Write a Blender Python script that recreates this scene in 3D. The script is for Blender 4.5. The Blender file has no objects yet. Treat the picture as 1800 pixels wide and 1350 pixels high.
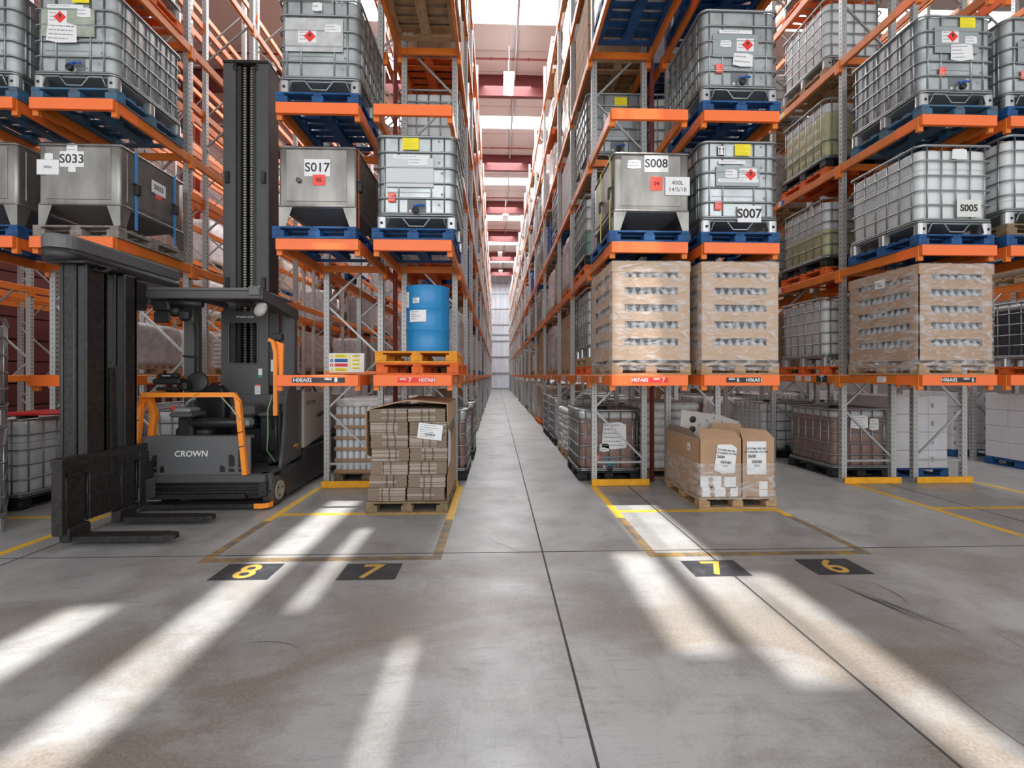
import bpy, bmesh, math, random
from mathutils import Vector, Matrix
from math import sin, cos, pi, radians, atan, sqrt
random.seed(7)
SC = bpy.context.scene
COL = SC.collection

# ------------------------------------------------------------------ camera
CAM_H = 1.7
YAW = atan(27 / 820)
cd = bpy.data.cameras.new('camera')
cam = bpy.data.objects.new('camera', cd)
COL.objects.link(cam)
cd.sensor_width = 36
cd.lens = 36 * 820 / 1800
cd.shift_y = -16 / 1800
cd.clip_end = 300
cam.location = (0, 0, CAM_H)
cam.rotation_euler = (pi / 2, 0, -YAW)
SC.camera = cam

# ------------------------------------------------------------------ view, world, daylight
SC.view_settings.view_transform = 'Standard'
SC.view_settings.look = 'None'
SC.view_settings.gamma = 1
SC.view_settings.use_curve_mapping = False
SC.view_settings.exposure = 0.32
SC.cycles.use_denoising = True
SC.cycles.max_bounces = 6
SC.cycles.diffuse_bounces = 4
SC.cycles.glossy_bounces = 3
SC.cycles.transparent_max_bounces = 12
SC.cycles.sample_clamp_indirect = 6
W = bpy.data.worlds.new('world')
SC.world = W
W.use_nodes = True
bg = W.node_tree.nodes['Background']
bg.inputs[0].default_value = (0.93, 0.96, 1.0, 1)
bg.inputs[1].default_value = 0.75
SKY_EMIT = 9.0

sd = bpy.data.lights.new('sun', 'SUN')
sd.energy = 6.8
sd.angle = radians(0.8)
sd.color = (1.0, 0.97, 0.93)
so = bpy.data.objects.new('sun', sd)
COL.objects.link(so)
SUN_DIR = Vector((0.0, 0.2, -1.0)).normalized()      # the light falls steeply through the added roof slots
so.rotation_euler = SUN_DIR.to_track_quat('-Z', 'Y').to_euler()
so.location = (0, 10, 20)

def area(name, loc, sx, sy, power, rot=(0, 0, 0), color=(1, 1, 1)):
    l = bpy.data.lights.new(name, 'AREA')
    l.shape = 'RECTANGLE'; l.size = sx; l.size_y = sy; l.energy = power; l.color = color
    o = bpy.data.objects.new(name, l); COL.objects.link(o)
    o.location = loc; o.rotation_euler = rot
    return o
# daylight falling in through the rooflight strips, one lamp per aisle under the roof
for ax in (-7.7, -3.62, 0.44, 4.45, 8.5):
    area('rooflight_daylight', (ax, 30, 13.4), 1.9, 46, 2400 if ax == 0.44 else 1300, color=(0.97, 0.98, 1.0))
# unseen fill lamp added behind the viewer to brighten the rack fronts
area('front_fill', (0.5, -7.0, 5.2), 20, 8, 620, rot=(radians(78), 0, 0), color=(0.98, 0.99, 1.0))

# ------------------------------------------------------------------ materials
MATS = {}
def nt(m):
    m.use_nodes = True
    t = m.node_tree
    return t, t.nodes['Principled BSDF']
def mat(name, col, rough=0.5, metal=0.0, noise=0.0, nscale=8.0, bump=0.0, bscale=40, col2=None, spec=None, trans=0, stretch=None, emit=None, estr=0):
    if name in MATS: return MATS[name]
    m = bpy.data.materials.new(name); MATS[name] = m
    t, b = nt(m)
    b.inputs['Base Color'].default_value = (*col, 1)
    b.inputs['Roughness'].default_value = rough
    b.inputs['Metallic'].default_value = metal
    if spec is not None: b.inputs['Specular IOR Level'].default_value = spec
    if emit:
        b.inputs['Emission Color'].default_value = (*emit, 1); b.inputs['Emission Strength'].default_value = estr
    N = t.nodes; L = t.links
    if noise or bump:
        tc = N.new('ShaderNodeTexCoord'); mp = N.new('ShaderNodeMapping')
        L.new(tc.outputs['Object'], mp.inputs['Vector'])
        if stretch: mp.inputs['Scale'].default_value = stretch
    if noise:
        n = N.new('ShaderNodeTexNoise'); n.inputs['Scale'].default_value = nscale; n.inputs['Detail'].default_value = 5
        L.new(mp.outputs[0], n.inputs['Vector'])
        r = N.new('ShaderNodeValToRGB')
        c2 = col2 or tuple(max(0, c * (1 - noise)) for c in col)
        r.color_ramp.elements[0].position = 0.35; r.color_ramp.elements[1].position = 0.65
        r.color_ramp.elements[0].color = (*c2, 1); r.color_ramp.elements[1].color = (*col, 1)
        L.new(n.outputs['Fac'], r.inputs[0]); L.new(r.outputs[0], b.inputs['Base Color'])
    if bump:
        n2 = N.new('ShaderNodeTexNoise'); n2.inputs['Scale'].default_value = bscale; n2.inputs['Detail'].default_value = 3
        L.new(mp.outputs[0], n2.inputs['Vector'])
        bp = N.new('ShaderNodeBump'); bp.inputs['Strength'].default_value = bump; bp.inputs['Distance'].default_value = 0.01
        L.new(n2.outputs['Fac'], bp.inputs['Height']); L.new(bp.outputs[0], b.inputs['Normal'])
    return m

M_OR = mat('orange_steel', (0.80, 0.20, 0.022), 0.42, noise=0.18, nscale=5)
M_ORF = mat('orange_front_paint', (1.0, 0.19, 0.035), 0.38, noise=0.08, nscale=3)
M_ORP = mat('orange_pallet_paint', (0.85, 0.15, 0.02), 0.7, noise=0.3, nscale=12)
M_YELP = mat('amber_pallet_paint', (0.85, 0.33, 0.02), 0.7, noise=0.25, nscale=12)
M_BLUE = mat('blue_pallet_paint', (0.014, 0.105, 0.31), 0.65, noise=0.5, nscale=7, bump=0.3)
M_TEAL = mat('faded_blue_pallet_paint', (0.03, 0.17, 0.33), 0.7, noise=0.5, nscale=9, col2=(0.09, 0.11, 0.13), bump=0.3)
M_WOOD = mat('pallet_wood', (0.50, 0.33, 0.18), 0.8, noise=0.35, nscale=9, bump=0.3, stretch=(1, 1, 6))
M_WOODG = mat('weathered_pallet_wood', (0.27, 0.19, 0.11), 0.85, noise=0.4, nscale=10, bump=0.3)
M_WOODW = mat('grey_pallet_wood', (0.30, 0.27, 0.23), 0.85, noise=0.4, nscale=10, bump=0.3)
M_CAGE = mat('galvanised_bar', (0.36, 0.385, 0.39), 0.36, 0.85)
M_CAGED = mat('dark_galvanised_bar', (0.30, 0.34, 0.34), 0.4, 0.8)
M_SHEET = mat('galvanised_sheet', (0.55, 0.59, 0.595), 0.30, 0.7, noise=0.3, nscale=4, bump=0.12, bscale=6)
M_REC = mat('recess_grey', (0.16, 0.18, 0.19), 0.5)
M_SHEETD = mat('dull_sheet_plate', (0.36, 0.40, 0.41), 0.45, 0.4)  # duller grey sheet for plates, base trays and trim
M_PLAS = mat('white_tank_plastic', (0.74, 0.76, 0.76), 0.42, noise=0.06, nscale=3)
M_PLASG = mat('grey_tank_plastic', (0.55, 0.57, 0.57), 0.42, noise=0.08, nscale=3)
M_BROWN = mat('brown_liquid_plastic', (0.30, 0.185, 0.155), 0.35, noise=0.1, nscale=2)
M_YLIQ = mat('straw_liquid_plastic', (0.58, 0.57, 0.33), 0.35, noise=0.15, nscale=2)
M_GLIQ = mat('green_liquid_plastic', (0.20, 0.38, 0.32), 0.35)
M_DLIQ = mat('dark_tank_plastic', (0.06, 0.065, 0.08), 0.35)
M_BLK = mat('black_plastic', (0.015, 0.015, 0.017), 0.5)
M_STL = mat('stainless_steel', (0.36, 0.345, 0.32), 0.36, 0.75, noise=0.35, nscale=5, bump=0.15, bscale=5, stretch=(1, 1, 0.4))
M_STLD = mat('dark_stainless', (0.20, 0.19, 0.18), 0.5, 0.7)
M_CARD = mat('cardboard', (0.47, 0.295, 0.175), 0.75, noise=0.12, nscale=5)
M_CARDL = mat('light_cardboard', (0.58, 0.39, 0.245), 0.7, noise=0.1, nscale=4)
M_CARDD = mat('cardboard_edge', (0.30, 0.225, 0.165), 0.85, noise=0.3, nscale=20, stretch=(1, 1, 12))
M_CARDG = mat('cardboard_edge_pale', (0.50, 0.42, 0.35), 0.85, noise=0.3, nscale=20, stretch=(1, 1, 12))
M_WHT = mat('white_paper', (0.82, 0.82, 0.82), 0.6)
M_INK = mat('printed_ink', (0.03, 0.03, 0.035), 0.6)
M_INKG = mat('faint_print', (0.30, 0.31, 0.33), 0.6)
M_RED = mat('red_label', (0.85, 0.035, 0.03), 0.5)
M_REDO = mat('orange_red_label', (0.95, 0.09, 0.06), 0.5)
M_YEL = mat('yellow_label', (0.92, 0.78, 0.02), 0.5)
M_BLUL = mat('blue_plastic', (0.015, 0.11, 0.50), 0.35)
M_TRQ = mat('teal_plastic', (0.02, 0.40, 0.35), 0.35)
M_DRUM = mat('blue_drum_paint', (0.02, 0.25, 0.56), 0.28, noise=0.06, nscale=2)
M_DRUMD = mat('dark_blue_drum', (0.01, 0.07, 0.30), 0.3)
M_FLT = mat('forklift_grey_paint', (0.095, 0.095, 0.098), 0.45, noise=0.12, nscale=6)
M_FLD = mat('forklift_dark_paint', (0.035, 0.034, 0.036), 0.38, noise=0.3, nscale=12)
M_FLB = mat('forklift_black_steel', (0.022, 0.020, 0.020), 0.36, 0.25, noise=0.4, nscale=25, bump=0.25, bscale=60, col2=(0.045, 0.040, 0.037))
M_FLM = mat('forklift_panel_grey', (0.125, 0.128, 0.13), 0.4)
M_FLO = mat('forklift_orange_bar', (1.0, 0.31, 0.03), 0.38)
M_BEI = mat('forklift_beige_panel', (0.46, 0.41, 0.35), 0.45, noise=0.06, nscale=3)
M_RUB = mat('dusty_tyre', (0.075, 0.066, 0.055), 0.8, noise=0.3, nscale=20)
M_CHN = mat('chain_steel', (0.36, 0.33, 0.28), 0.4, 0.6)
M_SILV = mat('bright_pressing', (0.5, 0.5, 0.5), 0.3, 0.7)
M_YGRD = mat('yellow_guard_paint', (0.92, 0.42, 0.01), 0.5, noise=0.2, nscale=9)
M_RSTL = mat('dark_red_steel', (0.15, 0.03, 0.03), 0.55)
M_REDC = mat('red_oxide_column', (0.32, 0.05, 0.025), 0.55)
M_ROOF = mat('roof_cladding', (0.51, 0.475, 0.46), 0.6)
M_WALL = mat('wall_cladding', (0.25, 0.15, 0.135), 0.7)
M_WALLD = mat('dark_red_wall_band', (0.11, 0.022, 0.018), 0.6)
M_WALLR = mat('dark_wall_cladding', (0.09, 0.075, 0.075), 0.7)
M_WRAP = mat('grey_wrapped_goods', (0.60, 0.58, 0.58), 0.25, noise=0.28, nscale=9, bump=0.9, bscale=14)
M_WRAPW = mat('white_wrapped_goods', (0.80, 0.79, 0.79), 0.25, noise=0.22, nscale=9, bump=0.9, bscale=14)
M_WRAPT = mat('tan_wrapped_goods', (0.47, 0.37, 0.30), 0.35, noise=0.28, nscale=8, bump=0.8, bscale=12)
M_WBOX = mat('white_carton', (0.66, 0.65, 0.67), 0.6, noise=0.05)
M_STRAPB = mat('blue_strap', (0.05, 0.28, 0.72), 0.5)
M_STRAPY = mat('lime_strap', (0.68, 0.68, 0.10), 0.5)
M_STRAPO = mat('orange_strap', (0.72, 0.14, 0.03), 0.5)
M_PIPE = mat('red_sprinkler_pipe', (0.20, 0.035, 0.03), 0.4)
M_LAMP = mat('lamp_glow', (1, 1, 1), 0.5, emit=(1, 0.96, 0.88), estr=14)
M_LAMPB = mat('lamp_housing', (0.75, 0.75, 0.74), 0.4)
M_ENDW = mat('pale_wall_sheet', (0.66, 0.68, 0.74), 0.45, noise=0.22, nscale=1.2, stretch=(3, 1, 0.25))
M_GALV = mat('galvanised_rail', (0.42, 0.44, 0.46), 0.4, 0.5)
M_SKYL = mat('rooflight_glow', (1, 1, 1), 0.5, emit=(0.95, 0.98, 1.0), estr=SKY_EMIT)

def post_material():
    m = bpy.data.materials.new('perforated_post'); t, b = nt(m); N = t.nodes; L = t.links
    b.inputs['Roughness'].default_value = 0.42; b.inputs['Metallic'].default_value = 0.35
    tc = N.new('ShaderNodeTexCoord'); sp = N.new('ShaderNodeSeparateXYZ'); L.new(tc.outputs['Object'], sp.inputs[0])
    def mth(op, a, v=None, w=None):
        n = N.new('ShaderNodeMath'); n.operation = op
        for i, q in enumerate((a, v, w)):
            if q is None: continue
            if isinstance(q, (int, float)): n.inputs[i].default_value = q
            else: L.new(q, n.inputs[i])
        return n.outputs[0]
    z = mth('PINGPONG', sp.outputs[2], 0.035)
    zz = mth('LESS_THAN', z, 0.009)
    ax = mth('LESS_THAN', mth('ABSOLUTE', mth('SUBTRACT', mth('ABSOLUTE', sp.outputs[0]), 0.0)), 0.006)
    ay = mth('LESS_THAN', mth('ABSOLUTE', sp.outputs[1]), 0.013)
    hole = mth('MULTIPLY', zz, mth('MAXIMUM', ax, ay))
    mx = N.new('ShaderNodeMix'); mx.data_type = 'RGBA'
    mx.inputs[6].default_value = (0.46, 0.46, 0.45, 1); mx.inputs[7].default_value = (0.05, 0.05, 0.05, 1)
    L.new(hole, mx.inputs[0]); L.new(mx.outputs[2], b.inputs['Base Color'])
    MATS['perforated_post'] = m
    return m
M_POST = post_material()
M_BRACE = mat('brace_steel', (0.40, 0.41, 0.41), 0.4, 0.5)

def wrap_material():
    m = bpy.data.materials.new('clear_stretch_film'); m.use_nodes = True; t = m.node_tree; N = t.nodes; L = t.links
    N.clear()
    out = N.new('ShaderNodeOutputMaterial'); tr = N.new('ShaderNodeBsdfTransparent'); gl = N.new('ShaderNodeBsdfPrincipled')
    gl.inputs['Base Color'].default_value = (0.82, 0.82, 0.84, 1); gl.inputs['Roughness'].default_value = 0.16
    mx = N.new('ShaderNodeMixShader'); tc = N.new('ShaderNodeTexCoord'); n = N.new('ShaderNodeTexNoise')
    mp = N.new('ShaderNodeMapping'); mp.inputs['Scale'].default_value = (1, 1, 2.6)
    L.new(tc.outputs['Object'], mp.inputs[0]); L.new(mp.outputs[0], n.inputs['Vector'])
    n.inputs['Scale'].default_value = 5; n.inputs['Detail'].default_value = 6; n.inputs['Distortion'].default_value = 1.2
    r = N.new('ShaderNodeMapRange'); r.inputs[1].default_value = 0.45; r.inputs[2].default_value = 0.75
    r.inputs[3].default_value = 0.10; r.inputs[4].default_value = 0.6
    L.new(n.outputs['Fac'], r.inputs[0]); L.new(r.outputs[0], mx.inputs[0])
    bp = N.new('ShaderNodeBump'); bp.inputs['Strength'].default_value = 0.9; bp.inputs['Distance'].default_value = 0.02
    L.new(n.outputs['Fac'], bp.inputs['Height']); L.new(bp.outputs[0], gl.inputs['Normal'])
    L.new(tr.outputs[0], mx.inputs[1]); L.new(gl.outputs[0], mx.inputs[2]); L.new(mx.outputs[0], out.inputs[0])
    MATS['clear_stretch_film'] = m
    return m
M_FILM = wrap_material()

def floor_material():
    m = bpy.data.materials.new('worn_concrete'); t, b = nt(m); N = t.nodes; L = t.links
    tc = N.new('ShaderNodeTexCoord')
    def noise(scale, det, st=(1, 1, 1), off=(0, 0, 0), dist=0.0, rough=0.55):
        mp = N.new('ShaderNodeMapping'); mp.inputs['Scale'].default_value = st; mp.inputs['Location'].default_value = off
        L.new(tc.outputs['Object'], mp.inputs[0])
        n = N.new('ShaderNodeTexNoise'); n.inputs['Scale'].default_value = scale; n.inputs['Detail'].default_value = det
        n.inputs['Distortion'].default_value = dist; n.inputs['Roughness'].default_value = rough
        L.new(mp.outputs[0], n.inputs['Vector']); return n.outputs['Fac']
    def rng(a, i0, i1, o0, o1):
        r = N.new('ShaderNodeMapRange'); L.new(a, r.inputs[0])
        for k, v in zip((1, 2, 3, 4), (i0, i1, o0, o1)): r.inputs[k].default_value = v
        return r.outputs[0]
    def mix(f, a, c, mode='MIX'):
        x = N.new('ShaderNodeMix'); x.data_type = 'RGBA'; x.blend_type = mode
        for i, q in ((0, f), (6, a), (7, c)):
            if isinstance(q, tuple): x.inputs[i].default_value = (*q, 1)
            elif isinstance(q, (int, float)): x.inputs[i].default_value = q
            else: L.new(q, x.inputs[i])
        return x.outputs[2]
    base = mix(rng(noise(0.5, 4), 0.35, 0.65, 0, 1), (0.28, 0.283, 0.28), (0.40, 0.402, 0.398))
    # brown tyre dust, mostly in front of the racks (Y < 6)
    sp = N.new('ShaderNodeSeparateXYZ'); L.new(tc.outputs['Object'], sp.inputs[0])
    near = rng(sp.outputs[1], 2.8, 5.2, 1, 0.1)
    mul = N.new('ShaderNodeMath'); mul.operation = 'MULTIPLY'
    L.new(rng(noise(0.75, 6, (0.8, 1.4, 1), (3.1, 1.7, 0), 0.6), 0.44, 0.58, 0, 1.0), mul.inputs[0]); L.new(near, mul.inputs[1])
    c = mix(mul.outputs[0], base, (0.20, 0.168, 0.138))
    c = mix(rng(noise(2.2, 8, (1, 1, 1), (9, 4, 0), 0.4, 0.7), 0.46, 0.70, 0, 0.6), c, (0.145, 0.13, 0.115))
    c = mix(rng(noise(60, 3), 0.35, 0.7, 0, 0.22), c, (0.52, 0.52, 0.51))
    c = mix(rng(noise(26, 6, (0.12, 1, 1), (0, 0, 0), 0.3, 0.7), 0.56, 0.74, 0, 0.55), c, (0.15, 0.14, 0.13))
    c = mix(rng(noise(17, 6, (1, 0.12, 1), (5, 0, 0), 0.3, 0.7), 0.58, 0.76, 0, 0.45), c, (0.17, 0.16, 0.15))
    L.new(c, b.inputs['Base Color'])
    L.new(rng(noise(1.6, 6, off=(1, 8, 0)), 0.3, 0.7, 0.29, 0.52), b.inputs['Roughness'])
    bp = N.new('ShaderNodeBump'); bp.inputs['Strength'].default_value = 0.12; bp.inputs['Distance'].default_value = 0.004
    L.new(noise(90, 3), bp.inputs['Height']); L.new(bp.outputs[0], b.inputs['Normal'])
    MATS['worn_concrete'] = m
    return m
M_FLOOR = floor_material()
def line_material(name, col, under, lo=0.42, hi=0.6):
    m = bpy.data.materials.new(name); t, b = nt(m); N = t.nodes; L = t.links
    tc = N.new('ShaderNodeTexCoord'); n = N.new('ShaderNodeTexNoise'); n.inputs['Scale'].default_value = 5; n.inputs['Detail'].default_value = 9
    n.inputs['Roughness'].default_value = 0.75
    L.new(tc.outputs['Object'], n.inputs['Vector'])
    r = N.new('ShaderNodeValToRGB'); r.color_ramp.elements[0].position = lo; r.color_ramp.elements[1].position = hi
    r.color_ramp.elements[0].color = (*under, 1); r.color_ramp.elements[1].color = (*col, 1)
    L.new(n.outputs['Fac'], r.inputs[0]); L.new(r.outputs[0], b.inputs['Base Color']); b.inputs['Roughness'].default_value = 0.5
    MATS[name] = m; return m
M_LINE = line_material('yellow_floor_paint', (0.78, 0.45, 0.03), (0.50, 0.38, 0.16), 0.36, 0.5)
M_LINEW = line_material('worn_yellow_floor_paint', (0.46, 0.27, 0.04), (0.15, 0.125, 0.10), 0.45, 0.68)
M_STEN = line_material('black_floor_paint', (0.035, 0.037, 0.045), (0.10, 0.10, 0.10), 0.3, 0.5)
M_NUM = line_material('yellow_number_paint', (0.58, 0.36, 0.07), (0.36, 0.24, 0.07), 0.35, 0.5)

# ------------------------------------------------------------------ mesh helpers
class MB:
    def __init__(s): s.v = []; s.f = []; s.mi = []; s.sm = []; s.mats = []
    def m(s, mt):
        if mt not in s.mats: s.mats.append(mt)
        return s.mats.index(mt)
    def add(s, vs, fs, mt, smooth=False, T=None):
        o = len(s.v)
        s.v += [tuple(T @ Vector(q)) for q in vs] if T else [tuple(q) for q in vs]
        k = s.m(mt)
        for f in fs: s.f.append(tuple(o + i for i in f)); s.mi.append(k); s.sm.append(smooth)
        return s
    def box(s, a, b, mt, T=None):
        (x0, y0, z0), (x1, y1, z1) = a, b
        vs = [(x0, y0, z0), (x1, y0, z0), (x1, y1, z0), (x0, y1, z0), (x0, y0, z1), (x1, y0, z1), (x1, y1, z1), (x0, y1, z1)]
        return s.add(vs, [(0, 3, 2, 1), (4, 5, 6, 7), (0, 1, 5, 4), (1, 2, 6, 5), (2, 3, 7, 6), (3, 0, 4, 7)], mt, False, T)
    def cbox(s, a, b, c, mt, T=None):            # box with all edges chamfered by c
        (x0, y0, z0), (x1, y1, z1) = a, b
        c = min(c, abs(x1 - x0) / 2.01, abs(y1 - y0) / 2.01, abs(z1 - z0) / 2.01)
        def ring(i, z): return [(x0 + i + c, y0 + i, z), (x1 - i - c, y0 + i, z), (x1 - i, y0 + i + c, z), (x1 - i, y1 - i - c, z), (x1 - i - c, y1 - i, z), (x0 + i + c, y1 - i, z), (x0 + i, y1 - i - c, z), (x0 + i, y0 + i + c, z)]
        vs = ring(c * .999, z0) + ring(0, z0 + c) + ring(0, z1 - c) + ring(c * .999, z1)
        fs = [tuple(reversed(range(8)))] + [(8 * k + j, 8 * k + (j + 1) % 8, 8 * k + 8 + (j + 1) % 8, 8 * k + 8 + j) for k in range(3) for j in range(8)] + [tuple(range(24, 32))]
        return s.add(vs, fs, mt, False, T)
    def prism(s, poly, axis, a0, a1, mt, T=None):  # polygon (2D) extruded along axis
        def p3(q, t): return {'x': (t, q[0], q[1]), 'y': (q[0], t, q[1]), 'z': (q[0], q[1], t)}[axis]
        n = len(poly); vs = [p3(q, a0) for q in poly] + [p3(q, a1) for q in poly]
        fs = [tuple(range(n)), tuple(reversed(range(n, 2 * n)))] + [(i, n + i, n + (i + 1) % n, (i + 1) % n) for i in range(n)]
        return s.add(vs, fs, mt, False, T)
    def tube(s, pts, r, mt, n=6, closed=False, caps=True, T=None):
        pts = [Vector(p) for p in pts]; vs = []; fs = []; m = len(pts)
        for i, p in enumerate(pts):
            a = pts[(i - 1) % m] if (closed or i) else p; b = pts[(i + 1) % m] if (closed or i < m - 1) else p
            d = (b - a).normalized()
            up = Vector((0, 0, 1)) if abs(d.z) < 0.9 else Vector((0, 1, 0))
            u = d.cross(up).normalized(); w = u.cross(d)
            k = 1.0
            if 0 < i < m - 1 or closed:
                d1 = (p - a).normalized(); k = 1 / max(0.5, d1.dot(d))
            for j in range(n):
                t = 2 * pi * (j + .5) / n
                vs.append(p + (u * cos(t) * k + w * sin(t)) * r if n > 4 else p + (u * cos(t) * k + w * sin(t)) * r * 1.414)
        for i in range(m if closed else m - 1):
            q = (i + 1) % m
            for j in range(n): fs.append((i * n + j, i * n + (j + 1) % n, q * n + (j + 1) % n, q * n + j))
        if caps and not closed: fs += [tuple(reversed(range(n))), tuple(range((m - 1) * n, m * n))]
        return s.add(vs, fs, mt, n > 4, T)
    def lathe(s, prof, mt, n=24, T=None, smooth=True):
        vs = []; fs = []
        for r, z in prof:
            for j in range(n): vs.append((r * cos(2 * pi * j / n), r * sin(2 * pi * j / n), z))
        for i in range(len(prof) - 1):
            for j in range(n): fs.append((i * n + j, i * n + (j + 1) % n, (i + 1) * n + (j + 1) % n, (i + 1) * n + j))
        if prof[0][0] > 1e-6: fs.append(tuple(reversed(range(n))))
        if prof[-1][0] > 1e-6: fs.append(tuple(range((len(prof) - 1) * n, len(prof) * n)))
        return s.add(vs, fs, mt, smooth, T)
    def loft(s, rings, mt, smooth=True, cap=True, T=None):
        n = len(rings[0]); vs = [p for r in rings for p in r]; fs = []
        for i in range(len(rings) - 1):
            for j in range(n): fs.append((i * n + j, i * n + (j + 1) % n, (i + 1) * n + (j + 1) % n, (i + 1) * n + j))
        if cap: fs += [tuple(reversed(range(n))), tuple(range((len(rings) - 1) * n, len(rings) * n))]
        return s.add(vs, fs, mt, smooth, T)
    def mesh(s, name):
        me = bpy.data.meshes.new(name); me.from_pydata(s.v, [], s.f)
        for q in s.mats: me.materials.append(q)
        me.polygons.foreach_set('material_index', s.mi); me.polygons.foreach_set('use_smooth', s.sm)
        me.update(); return me
def rr(w, d, r, n=8, cx=0, cy=0):                 # rounded rectangle, counter-clockwise points
    out = []
    for (sx, sy, a0) in ((1, -1, -pi / 2), (1, 1, 0), (-1, 1, pi / 2), (-1, -1, pi)):
        for k in range(n + 1):
            a = a0 + (pi / 2) * k / n
            out.append((cx + sx * (w / 2 - r) + r * cos(a), cy + sy * (d / 2 - r) + r * sin(a)))
    return out
def rrs(w, d, r, m):                              # same, resampled to m even points with normals
    P = rr(w, d, r, 10); P.append(P[0]); L = [0]
    for a, b in zip(P, P[1:]): L.append(L[-1] + math.dist(a, b))
    out = []; j = 0
    for k in range(m):
        t = L[-1] * k / m
        while L[j + 1] < t: j += 1
        q = (t - L[j]) / max(1e-9, L[j + 1] - L[j]); a, b = P[j], P[j + 1]
        x = a[0] + (b[0] - a[0]) * q; y = a[1] + (b[1] - a[1]) * q
        dx, dy = b[0] - a[0], b[1] - a[1]; l = math.hypot(dx, dy) or 1
        out.append((x, y, dy / l, -dx / l))
    return out

def link(name, data, parent=None, loc=(0, 0, 0), rot=(0, 0, 0)):
    o = bpy.data.objects.new(name, data); COL.objects.link(o)
    if parent: o.parent = parent
    o.location = loc; o.rotation_euler = rot
    return o
def tag(o, label=None, cat=None, group=None, kind=None):
    if label: o['label'] = label
    if cat: o['category'] = cat
    if group: o['group'] = group
    if kind: o['kind'] = kind
    return o
def thing(name, label, cat, loc=(0, 0, 0), rz=0, group=None):
    return tag(link(name, None, None, loc, (0, 0, rz)), label, cat, group)
def part(name, mb, parent, loc=(0, 0, 0), rot=(0, 0, 0), label=None):
    o = link(name, mb.mesh(name) if isinstance(mb, MB) else mb, parent, loc, rot)
    if label: o['label'] = label
    return o
def structure(name, mb):
    o = link(name, mb.mesh(name)); o['kind'] = 'structure'; return o
TXT = {}
def text_mesh(s, size, mt, bold=0.0, extr=0.0006, align='CENTER', shear=0):
    key = (s, size, mt.name, bold, align, shear)
    if key in TXT: return TXT[key]
    c = bpy.data.curves.new('lettering', 'FONT'); c.body = s; c.size = size; c.align_x = align; c.align_y = 'CENTER'
    c.offset = bold; c.extrude = extr; c.shear = shear; c.resolution_u = 3
    o = bpy.data.objects.new('lettering', c); COL.objects.link(o)
    bpy.context.view_layer.update()
    me = bpy.data.meshes.new_from_object(o.evaluated_get(bpy.context.evaluated_depsgraph_get()))
    bpy.data.objects.remove(o); bpy.data.curves.remove(c)
    me.materials.clear(); me.materials.append(mt); me.name = 'lettering'
    TXT[key] = me; return me
FR = (pi / 2, 0, 0)                               # lettering that faces -Y
def text(s, size, mt, parent, loc, rot=FR, bold=0.0, align='CENTER', name='lettering', shear=0):
    return link(name, text_mesh(s, size, mt, bold, align=align, shear=shear), parent, loc, rot)
CACHE = {}
def cached(key, fn):
    if key not in CACHE: CACHE[key] = fn()
    return CACHE[key]

# ------------------------------------------------------------------ pallets
def pallet_meshes(mt):
    def deck():
        b = MB()
        for k in range(7):
            w = 0.135 if k in (0, 6) else 0.11
            y = -0.6 + 0.135 / 2 + (1.2 - 0.135) * k / 6
            b.cbox((-0.5, y - w / 2, 0.122), (0.5, y + w / 2, 0.144), 0.003, mt)
        for x in (-0.45, 0, 0.45): b.box((x - 0.05, -0.6, 0.1), (x + 0.05, 0.6, 0.1215), mt)
        return b.mesh('deck')
    def base():
        b = MB()
        for x in (-0.43, 0, 0.43):
            for y in (-0.53, 0, 0.53): b.cbox((x - 0.07, y - 0.07, 0.0225), (x + 0.07, y + 0.07, 0.0995), 0.004, mt)
            b.box((x - 0.07, -0.6, 0), (x + 0.07, 0.6, 0.022), mt)
        for y in (-0.55, 0.55):
            for x in (-0.215, 0.215): b.box((x - 0.145, y - 0.05, 0), (x + 0.145, y + 0.05, 0.0215), mt)
        return b.mesh('base')
    return deck, base
PCOL = {'blue': (M_BLUE, 'blue'), 'teal': (M_TEAL, 'faded blue'), 'wood': (M_WOOD, 'bare timber'), 'orange': (M_ORP, 'orange'),
        'amber': (M_YELP, 'amber yellow'), 'old': (M_WOODG, 'weathered brown timber'), 'grey': (M_WOODW, 'weathered grey timber'), 'black': (M_BLK, 'black plastic')}
PH = 0.144
def pallet(kind, loc, where, rz=0, label=None, group=None, simple=False):
    mt, w = PCOL[kind]
    d, b = pallet_meshes(mt)
    lab = label or f'{w} pallet {where}'
    if simple:
        def both():
            m = MB()
            for k in range(7):
                y = -0.53 + 1.06 * k / 6; m.box((-0.5, y - 0.06, 0.122), (0.5, y + 0.06, 0.144), mt)
            for x in (-0.43, 0, 0.43):
                m.box((x - 0.06, -0.6, 0.1), (x + 0.06, 0.6, 0.1215), mt); m.box((x - 0.06, -0.6, 0), (x + 0.06, 0.6, 0.022), mt)
                for y in (-0.53, 0, 0.53): m.box((x - 0.07, y - 0.07, 0.0225), (x + 0.07, y + 0.07, 0.0995), mt)
            return m.mesh('pallet')
        return tag(link('pallet', cached(('pal', kind), both), None, loc, (0, 0, rz)), lab, 'pallet', group)
    t = thing('pallet', lab, 'pallet', loc, rz, group)
    part('deck', cached(('deck', kind), d), t); part('base', cached(('base', kind), b), t)
    return t

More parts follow.
